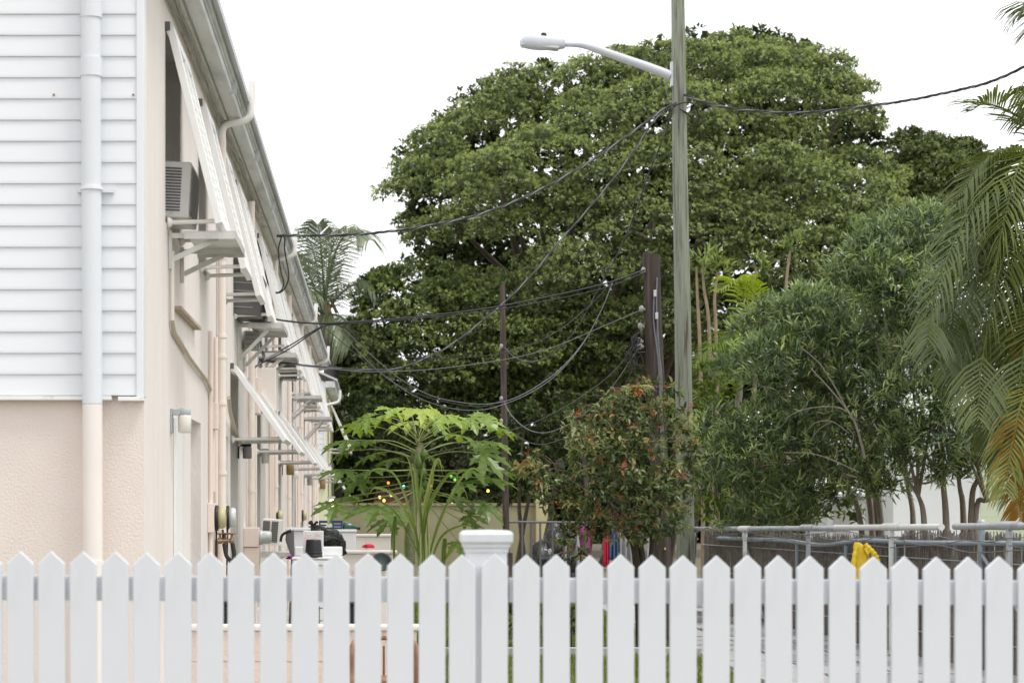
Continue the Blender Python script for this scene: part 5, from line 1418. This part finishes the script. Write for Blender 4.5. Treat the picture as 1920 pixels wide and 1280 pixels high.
fr2([(1990, 340), (1930, 250), (1875, 208), (1830, 196), (1805, 208)], [.2, 0, -.2, -.3, -.3], .42, 48, lo=.5, hi=.6, td=.3, hang=.1, fold=.3, again=False)
fr2([(1985, 420), (1925, 320), (1870, 290), (1820, 310), (1780, 370)], [.3, .1, 0, -.1, -.2], .5, 52, lo=.5, hi=.7)
fr2([(1985, 470), (1910, 350), (1850, 345), (1790, 420), (1740, 540), (1722, 640)], [.1, -.2, -.4, -.5, -.6, -.6], .5, 66, lo=.4, hi=.6)
fr2([(1985, 480), (1915, 400), (1860, 410), (1810, 500), (1775, 620), (1765, 700)], [.2, .1, 0, 0, -.1, -.1], .48, 60, lo=.25, hi=.45)
fr2([(1985, 520), (1920, 440), (1880, 450), (1850, 540), (1825, 680), (1818, 780)], [0, -.2, -.4, -.5, -.5, -.5], .46, 58, lo=.3, hi=.6)
fr2([(1990, 560), (1930, 480), (1900, 520), (1880, 620), (1868, 760), (1862, 850)], [.2, .1, 0, 0, 0, 0], .45, 56, lo=.2, hi=.4)
fr2([(1985, 380), (1940, 290), (1900, 300), (1870, 400), (1850, 500)], [-.2, -.5, -.7, -.8, -.8], .48, 52, lo=.6, hi=.8)
fr2([(1990, 300), (1960, 200), (1925, 170), (1900, 200)], [0, 0, 0, 0], .45, 40, lo=.5, hi=.7)
fr2([(1990, 640), (1940, 560), (1910, 620), (1895, 740), (1890, 860)], [-.1, -.3, -.5, -.5, -.5], .42, 50, lo=.4, hi=.7)
fr2([(1990, 660), (1950, 620), (1925, 720), (1915, 860)], [.1, 0, 0, 0], .4, 44, lo=.2, hi=.5)
fr2([(1990, 760), (1950, 700), (1905, 740), (1880, 840), (1870, 920)], [-.2, -.4, -.6, -.7, -.7], .38, 46, lo=.75, hi=.95, td=.6)
fr2([(1990, 720), (1940, 650), (1890, 680), (1850, 760), (1838, 830)], [.2, .2, .2, .2, .2], .4, 46, lo=.5, hi=.8)
fr2([(1995, 830), (1950, 790), (1915, 840), (1900, 920), (1896, 975)], [-.3, -.5, -.7, -.75, -.75], .27, 44, m=LEAF_DRY, lo=.4, hi=.6)
fr2([(1990, 560), (1940, 520), (1912, 570), (1905, 680)], [-.1, -.2, -.3, -.3], .32, 34, m=LEAF_DRY, lo=.0, hi=.2, rag=.4)
fr2([(1985, 780), (1930, 740), (1890, 800), (1880, 900)], [-.3, -.5, -.7, -.7], .3, 30, m=LEAF_DRY, lo=.5, hi=.7, rag=.3)
fr2([(2030, 60), (1975, 20), (1925, 5), (1893, 30)], [.2, .1, 0, 0], .4, 36, lo=.3, hi=.5)
fr2([(1995, 470), (2050, 330), (2120, 330), (2170, 450)], [.2, .2, .2, .2], .5, 44)
fr2([(1995, 470), (2030, 300), (2080, 220), (2140, 240)], [.2, .6, .9, 1], .5, 44)

# light green young palm between the poles and the oleander
LEAF_YG = leafmat('bright_palm_leaf', [(0, (.06, .10, .012)), (.5, (.15, .22, .03)), (1, (.30, .36, .06))], .4, .12, .4)
yp = thing('young_palm', (at(1375, 0, 31).x, 31, 0), 'bright green young palm behind the oleander beside the tall pole', 'palm')
MB().tube(spline([(at(1375, 0, 31).x, 31, 0), at(1380, 850, 31), at(1392, 640, 31)], 5), .05, 8).build('stem', M['barkpale'], yp)
for f, lo in (([(1400, 690), (1395, 560), (1380, 528), (1345, 545)], .8), ([(1400, 690), (1420, 580), (1405, 540), (1385, 530)], .7), ([(1395, 720), (1370, 660), (1330, 655), (1296, 690)], .5), ([(1395, 720), (1380, 640), (1352, 640), (1322, 690)], .3), ([(1390, 740), (1360, 700), (1330, 720), (1310, 780)], .6), ([(1400, 720), (1440, 640), (1480, 640), (1500, 680)], .5)):
    P = [at(x, y, 31 - .2 * j) for j, (x, y) in enumerate(f)]
    mb, _ = frond_mesh(P, .03, .42, 26, .3, None, 0, tipdrop=.5, rach=.012, hang=.3)
    put_frond(mb, 'frond', LEAF_YG, yp, lo - .1, lo + .1)
# thin pale canes beside it
cn = thing('cane_shrub', (at(1330, 0, 32).x, 32, 0), 'bare pale canes with leafy tips beside the tall pole', 'shrub')
tipL = []
for i, pts in enumerate(([(1318, 860), (1312, 640), (1308, 560), (1306, 500)], [(1334, 860), (1330, 620), (1320, 540), (1318, 490)], [(1345, 860), (1343, 640), (1340, 560), (1346, 510)], [(1415, 700), (1412, 560), (1418, 500)], [(1478, 640), (1474, 540), (1482, 468)])):
    P = spline([Vector((at(pts[0][0], 0, 32).x, 32, 0))] + [at(x, y, 32) for x, y in pts], 5)
    MB().tube(P, list(np.linspace(.035, .018, len(P))), 7).build('cane', mat('pale_cane', (.30, .23, .15), .8, .2, 8) if i == 0 else cn.children[0].data.materials[0], cn)
    tipL.append((tuple(P[-1] + Vector((.02, 0, .03))), (.17, .15, .16)))
crown('foliage', tipL, LEAF_LOW, cn, 55, (.16, .035), 7, shape='lance', inner=0, up=.5)
bs = thing('leafy_shrub', (at(1340, 0, 30.5).x, 30.5, 0), 'yellow green leafy shrub at the foot of the tall pole', 'bush')
lb = lobes_in([(1292, 690), (1330, 650), (1380, 690), (1400, 830), (1380, 980), (1296, 985)], 24, 30.5, .5, 22, 44, .9, seed=31, bulge_ref=60)
crown('foliage', lb, leafmat('lime_leaf', [(0, (.03, .05, .01)), (.5, (.09, .14, .02)), (1, (.2, .26, .045))], .4, .1, .4), bs, 45, (.12, .035), 8, shape='lance', inner=.3)
MB().tube([(ORG[bs].x, 30.5, 0), at(1345, 850, 30.5)], .04, 7).build('stem', M['bark'], bs)
vs_ = thing('variegated_shrub', (at(1090, 0, 27).x, 27, 0), 'cream variegated drooping shrub left of the red flowered bush', 'bush')
lb = lobes_in([(1052, 790), (1080, 778), (1120, 788), (1130, 840), (1110, 860), (1075, 850)], 8, 27, .3, 14, 26, .9, seed=33, bulge_ref=30)
crown('foliage', lb, leafmat('cream_leaf', [(0, (.12, .14, .05)), (.5, (.3, .33, .15)), (1, (.5, .52, .3))], .35, .1, .4), vs_, 130, (.075, .035), 7, inner=.3, up=-.2)
MB().tube(spline([(ORG[vs_].x, 27, 0), at(1100, 960, 27), at(1095, 850, 27)], 5), .025, 7).build('stem', M['bark'], vs_)

for i, (poly, lbl) in enumerate((([(1470, 800), (1560, 790), (1620, 830), (1600, 990), (1470, 1000), (1440, 900)], 'lime green bush glowing behind the lower oleander branches'), ([(1350, 960), (1440, 940), (1500, 980), (1480, 1040), (1360, 1040)], 'low lime green plants behind the left end of the pipe fence'))):
    t = thing('lime_shrub', (at(poly[0][0] + 50, 0, 31).x, 31, 0), lbl, 'bush', 'lime green bushes')
    lb = lobes_in(poly, 14, 31, .6, 22, 44, .9, seed=51 + i, bulge_ref=60)
    crown('foliage', lb, bs.children[0].data.materials[0], t, 40, (.13, .05), 7, inner=.4)
    MB().tube([(ORG[t].x, 31, 0), Vector(lb[0][0])], .03, 7).build('stem', M['bark'], t)
# ---- red flowered firebush in front of the poles
LEAF_FB = leafmat('firebush_leaf', [(0, (0.03, 0.042, 0.018)), (0.3, (0.085, 0.125, 0.045)), (0.58, (0.17, 0.22, 0.085)), (0.78, (0.3, 0.31, 0.11)), (0.95, (0.3, 0.2, 0.08)), (1, (0.34, 0.13, 0.06))], .35, .14, .35)
HD = 21.4
fb = thing('red_flowered_bush', (at(1205, 0, HD).x, HD, 0), 'bush with small red flowers in front of the two nearest poles', 'bush')
poly = [(1060, 770), (1120, 745), (1190, 712), (1250, 715), (1290, 745), (1300, 800), (1312, 860), (1300, 920), (1290, 990), (1230, 1020), (1150, 1020), (1100, 1010), (1060, 960), (1070, 880), (1080, 820)]
lb = lobes_in(poly, 80, HD, .7, 11, 27, .75, seed=41, bulge_ref=90, gap=.92)
poly2 = [(955, 890), (975, 845), (1000, 850), (1030, 880), (1080, 900), (1090, 960), (1060, 1000), (1030, 960), (985, 930)]
lb += lobes_in(poly2, 12, HD - .1, .3, 13, 26, .8, seed=42, bulge_ref=40, gap=.8)
lb += lobes_in([(1020, 960), (1090, 950), (1110, 1060), (1060, 1050)], 5, HD - .2, .2, 14, 24, .8, seed=43, bulge_ref=40, gap=.8)
crown('foliage', lb, LEAF_FB, fb, 150, (.07, .033), 6, shape='oval', isz=(1.0, .5), inner=.6, up=.1, back=.4, droop=.25, tipclr=.5)
BK = mat('dark_bush_bark', (.06, .045, .035), .9, .2, 12)
for pts in ([(1205, None), (1195, 1050), (1180, 1000), (1150, 975), (1110, 965), (1060, 930), (1000, 890)], [(1210, None), (1205, 1045), (1185, 980), (1170, 900), (1175, 820), (1190, 750)], [(1215, None), (1222, 1030), (1240, 950), (1260, 860), (1265, 790)], [(1200, None), (1190, 1040), (1170, 995), (1120, 900), (1090, 820)]):
    P = [Vector((at(x, 0, HD).x, HD, 0)) if y is None else at(x, y, HD - .1 * i * .3) for i, (x, y) in enumerate(pts)]
    s = spline(P, 5); MB().tube(s, list(np.linspace(.035, .006, len(s))), 8).build('stem', BK, fb)
tw = MB(); r_ = random.Random(4)
for i in range(240):
    q = r_.choice(lb); c = Vector(q[0]); 
    a = c + Vector((r_.uniform(-1, 1) * q[1][0], -q[1][1] * .6, r_.uniform(-.6, .8) * q[1][2])); b_ = a + Vector((r_.uniform(-.16, .16), r_.uniform(-.05, .02), r_.uniform(-.04, .14)))
    tw.tube(spline([a, a.lerp(b_, .5) + Vector((0, 0, r_.uniform(-.02, .03))), b_], 3), .0022, 4)
for i in range(26):   # dead grey twigs on the left
    a = at(r_.uniform(1010, 1110), r_.uniform(865, 925), HD - .25); b_ = a + Vector((r_.uniform(-.2, .05), 0, r_.uniform(-.02, .12)))
    tw.tube(spline([a, a.lerp(b_, .5) + Vector((r_.uniform(-.03, .03), 0, r_.uniform(-.03, .03))), b_], 3), .003, 4)
tw.build('twig', mat('grey_twig', (.22, .15, .12), .9, .2, 12), fb)['kind'] = 'stuff'
RED = leafmat('red_flower', [(0, (.30, .05, .02)), (.6, (.6, .13, .05)), (1, (.7, .25, .09))], .3, .1, .4)
Pf = []; Df = []
for i in range(70):
    q = r_.choice(lb); d_ = Vector((r_.uniform(-1, 1), -abs(r_.gauss(0, .8)), r_.uniform(-.2, 1))).normalized()
    c = np.array(q[0]) + np.array([d_.x * q[1][0], d_.y * q[1][1], d_.z * q[1][2]]) * 1.05
    for k_ in range(9):
        Pf.append(c + rng.normal(size=3) * .012); Df.append(np.array(d_) * .6 + rng.normal(size=3) * .7 + np.array([0, 0, .3]))
Pf = np.array(Pf); Df = np.array(Df); n_ = len(Pf)
me = leaf_mesh('flowers', Pf, Df, rdir(n_), rng.uniform(.025, .045, n_), rng.uniform(.006, .011, n_), 'lance', RED, None, ORG[fb])
o = link('flowers', me, fb); o['kind'] = 'stuff'

# ---- papaya: trunk, long stalks, big lobed leaves, green fruit
LEAF_PA = leafmat('papaya_leaf', [(0, (0.051, 0.086, 0.017)), (.4, (0.122, 0.194, 0.038)), (.75, (0.237, 0.338, 0.064)), (1, (0.416, 0.517, 0.108))], .42, .14, .35)
PPD = 20.0
pa = thing('papaya_plant', (at(768, 0, PPD).x, PPD, 0), 'papaya plant with big lobed leaves on long stalks', 'papaya plant')
tk = spline([(at(766, 0, PPD).x, PPD, 0), at(769, 1040, PPD), at(776, 940, PPD), at(783, 860, PPD), at(790, 830, PPD)], 6)
MB().tube(tk, list(np.linspace(.05, .03, len(tk))), 12).build('trunk', mat('papaya_stem', (.24, .24, .14), .7, .12, 4, bump=.012, bscale=30, c2=(.16, .15, .1), c2s=6, stretch=(1, 1, 3)), pa)
STK = mat('papaya_stalk', (.25, .29, .10), .5, .08, 8)
def lobed_leaf(c, ax, nn, size, rn):
    """seven-fingered papaya blade; c = stalk joint, ax = middle lobe direction, nn = upper side"""
    ax = ax.normalized(); nn = (nn - ax * nn.dot(ax)).normalized(); sd = nn.cross(ax)
    mb = MB()
    for li, ang in enumerate((-2.25, -1.55, -.85, 0, .85, 1.55, 2.25)):
        Ln = size * (1.0, .98, .86, .6)[abs(li - 3)] * rn.uniform(.9, 1.1)
        d = (ax * math.cos(ang) + sd * math.sin(ang)); s = nn.cross(d)
        # finger outline: narrow waist, then toothed side fingers
        prof = [(0, .03), (.22, .085), (.36, .12), (.46, .26), (.5, .16), (.62, .15), (.72, .25), (.76, .12), (.88, .09), (1, .0)]
        cen = []; lef = []; rig = []
        for u, w in prof:
            drop = -.28 * u * u * Ln
            p = c + d * (u * Ln) + nn * drop + Vector((0, 0, -.05 * u * Ln))
            fwd = d * (.06 * Ln if w > .2 else 0)
            lef.append(p + s * (w * Ln * .95) + fwd + nn * (.22 * w * Ln)); rig.append(p - s * (w * Ln * .95) + fwd + nn * (.22 * w * Ln)); cen.append(p)
        n = len(prof); fs = []
        for i in range(n - 1):
            fs.append((i, i + 1, n + i + 1, n + i)); fs.append((i + 1, i, 2 * n + i, 2 * n + i + 1))
        mb.add(cen + lef + rig, fs)
    return mb
rp_ = random.Random(12)
leafs = [  # joint px, py, depth offset, size m, tone (light through the top leaves painted in)
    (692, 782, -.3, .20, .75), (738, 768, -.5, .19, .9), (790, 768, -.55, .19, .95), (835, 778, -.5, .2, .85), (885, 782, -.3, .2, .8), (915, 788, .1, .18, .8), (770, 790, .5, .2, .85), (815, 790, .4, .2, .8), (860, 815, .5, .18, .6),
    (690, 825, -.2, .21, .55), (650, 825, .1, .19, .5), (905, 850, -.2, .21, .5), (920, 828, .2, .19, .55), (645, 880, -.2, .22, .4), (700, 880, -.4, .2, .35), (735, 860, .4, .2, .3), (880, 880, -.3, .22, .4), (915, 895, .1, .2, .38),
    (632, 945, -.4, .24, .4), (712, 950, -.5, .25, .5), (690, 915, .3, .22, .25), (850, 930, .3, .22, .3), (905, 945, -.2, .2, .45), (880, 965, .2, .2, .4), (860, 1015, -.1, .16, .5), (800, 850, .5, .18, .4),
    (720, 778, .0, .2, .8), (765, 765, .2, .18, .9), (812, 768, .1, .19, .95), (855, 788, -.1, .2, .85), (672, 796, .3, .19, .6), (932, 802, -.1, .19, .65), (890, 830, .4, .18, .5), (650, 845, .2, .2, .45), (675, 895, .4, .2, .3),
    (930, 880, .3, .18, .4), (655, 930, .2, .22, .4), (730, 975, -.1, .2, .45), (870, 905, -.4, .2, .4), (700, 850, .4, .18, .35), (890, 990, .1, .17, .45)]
for i, (px, py, dd, sz, tone) in enumerate(leafs):
    j = at(px, py, PPD + dd)
    hubp = at(784 + rp_.uniform(-5, 5), min(max(825 + (py - 780) * .55, 812), 925), PPD)
    out = (j - hubp); mid = hubp.lerp(j, .5) + Vector((0, 0, .05 * (1 if py < 860 else -.2)))
    s = spline([hubp, mid, j], 6)
    MB_ = MB().tube(s, list(np.linspace(.0065, .004, len(s))), 6)
    lf = MB_.build('leaf', STK, pa)
    ax = Vector((out.x, out.y * .6, -.03 - .1 * rp_.random())).normalized() if abs(out.x) > .12 else Vector((rp_.uniform(-.4, .4), -1, -.2))
    nn = Vector((out.x * .2 + rp_.uniform(-.45, .45), -.25 + rp_.uniform(-.4, .4), .9))
    ax = Matrix.Rotation(rp_.uniform(-.7, .7), 3, 'Z') @ ax
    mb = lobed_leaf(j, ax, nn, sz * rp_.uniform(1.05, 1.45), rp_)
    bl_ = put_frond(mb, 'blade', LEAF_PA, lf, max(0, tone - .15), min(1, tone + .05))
frm = mat('green_papaya', (.09, .15, .03), .4, .08, 9)
for i in range(11):
    a = i * 2.4; z = 850 + i * 7
    p = at(784, z, PPD) + Vector((math.cos(a) * .055, math.sin(a) * .055, 0))
    r = rp_.uniform(.025, .045)
    MB().lathe(p, [(.004, .05), (r * .5, .035), (r, 0), (r * .95, -.03), (r * .5, -.065), (.003, -.075)], 12).build('fruit', frm, pa)
# ---- tall grass cane at its foot
LEAF_CN = leafmat('cane_leaf', [(0, (0.057, 0.098, 0.016)), (.5, (0.132, 0.196, 0.034)), (1, (0.276, 0.333, 0.092))], .4, .16, .35)
sc = thing('sugar_cane', (at(800, 0, 19).x, 19, 0), 'tall cane grass with long arching blades in front of the papaya trunk', 'grass plant')
def blade(pts, w, lo, d=19.0, dd=0):
    P = spline([at(x, y, d + dd * i) for i, (x, y) in enumerate(pts)], 7); n = len(P); vs = []; fs = []
    for i, p in enumerate(P):
        t = i / (n - 1); tg = (P[min(i + 1, n - 1)] - P[max(i - 1, 0)]).normalized()
        s = tg.cross(Vector((0.25, 1, .1))).normalized()
        ww = w * (min(1, .45 + t * 2.2)) * (1 - t ** 2.5) + .0008
        vs += [p - s * ww / 2 + Vector((0, -.12 * ww, 0)), p + Vector((0, .18 * ww, 0)), p + s * ww / 2 + Vector((0, -.12 * ww, 0))]
        if i: fs += [((i - 1) * 3, (i - 1) * 3 + 1, i * 3 + 1, i * 3), ((i - 1) * 3 + 1, (i - 1) * 3 + 2, i * 3 + 2, i * 3 + 1)]
    put_frond(MB().add(vs, fs), 'blade', LEAF_CN, sc, lo - .1, lo + .1)
for pts, w, lo in (([(798, 1060), (792, 990), (800, 930), (815, 870), (824, 862), (830, 890)], .06, .8), ([(795, 1060), (790, 980), (782, 920), (778, 885), (772, 876), (764, 900)], .05, .6), ([(800, 1060), (795, 990), (808, 940), (840, 890), (858, 892), (850, 930)], .06, .45),
                   ([(790, 1060), (775, 990), (740, 930), (705, 914), (692, 925)], .055, .6), ([(790, 1050), (780, 1000), (760, 930), (735, 885), (700, 880), (688, 905)], .035, .7), ([(800, 1060), (820, 990), (850, 920), (880, 880), (900, 885), (912, 915)], .04, .65),
                   ([(785, 1070), (780, 1000), (778, 940), (766, 862), (740, 845)], .03, .75), ([(800, 1060), (815, 1000), (835, 950), (860, 915), (872, 920), (880, 950)], .03, .5), ([(740, 1070), (738, 1010), (741, 968), (735, 1000), (733, 1040)], .05, .35), ([(762, 1070), (760, 1020), (763, 985), (772, 1000)], .04, .3),
                   ([(830, 1080), (832, 1040), (834, 1010), (830, 1030), (828, 1070)], .07, .5), ([(805, 1060), (825, 1010), (850, 990), (880, 985), (890, 1000)], .04, .4), ([(810, 1070), (835, 1045), (858, 1020), (862, 1035), (858, 1060)], .05, .5), ([(792, 1060), (788, 960), (790, 900), (796, 860)], .035, .6), ([(806, 1060), (800, 960), (812, 900), (812, 860)], .03, .7),
                   ([(795, 1060), (770, 1010), (740, 960), (710, 940), (690, 950)], .04, .3)):
    blade(pts, w * .62, lo)
for x in (790, 800, 806): MB().tube([(at(x, 0, 19).x, 19, 0), at(x - 2, 1000, 19)], .012, 6).build('stalk', STK, sc)

# ---- low planting bed and lawn blades
bed = thing('low_hedge', (1.45, 21.3, 0), 'low dark hedge behind the kerb seen between the pickets', 'hedge')
lb = [((1.05 + .22 * i, 21.1 + .12 * (i % 2), .34), (.2, .3, .3)) for i in range(5)]
crown('foliage', lb, LEAF_FB, bed, 130, (.06, .03), 6, shape='oval', inner=.4)
for i in range(5): MB().tube([(1.05 + .22 * i, 21.15, 0), (1.05 + .22 * i, 21.15, .4)], .012, 6).build('stem', BK, bed)
GR = leafmat('lawn_blade', [(0, (.06, .09, .015)), (.5, (.14, .20, .03)), (1, (.25, .31, .06))], .35, .08, .45)
n_ = 60000
Pg = np.stack([rng.uniform(-.08, 3.08, n_), 8 + 25 * rng.random(n_) ** 1.2, np.full(n_, .004)], 1)
Pg = Pg[~((np.abs(Pg[:, 1] - 20.41) < .08) & (Pg[:, 0] > .33))]; n_ = len(Pg)
Dg = np.array([0, 0, 1.0]) + rng.normal(size=(n_, 3)) * .35; Dg[:, 2] = np.abs(Dg[:, 2])
far = np.clip((Pg[:, 1] - 8) / 16, .5, 1.6)
me = leaf_mesh('grass', Pg, Dg, rdir(n_) + np.array([0, -.8, 0]), rng.uniform(.03, .07, n_) * (.8 + .3 * far), .006 * (1 + far), 'leaf', GR)
o = link('grass', me); _tag(o, 'short bright lawn grass glimpsed between the pickets', 'grass', kind='stuff')
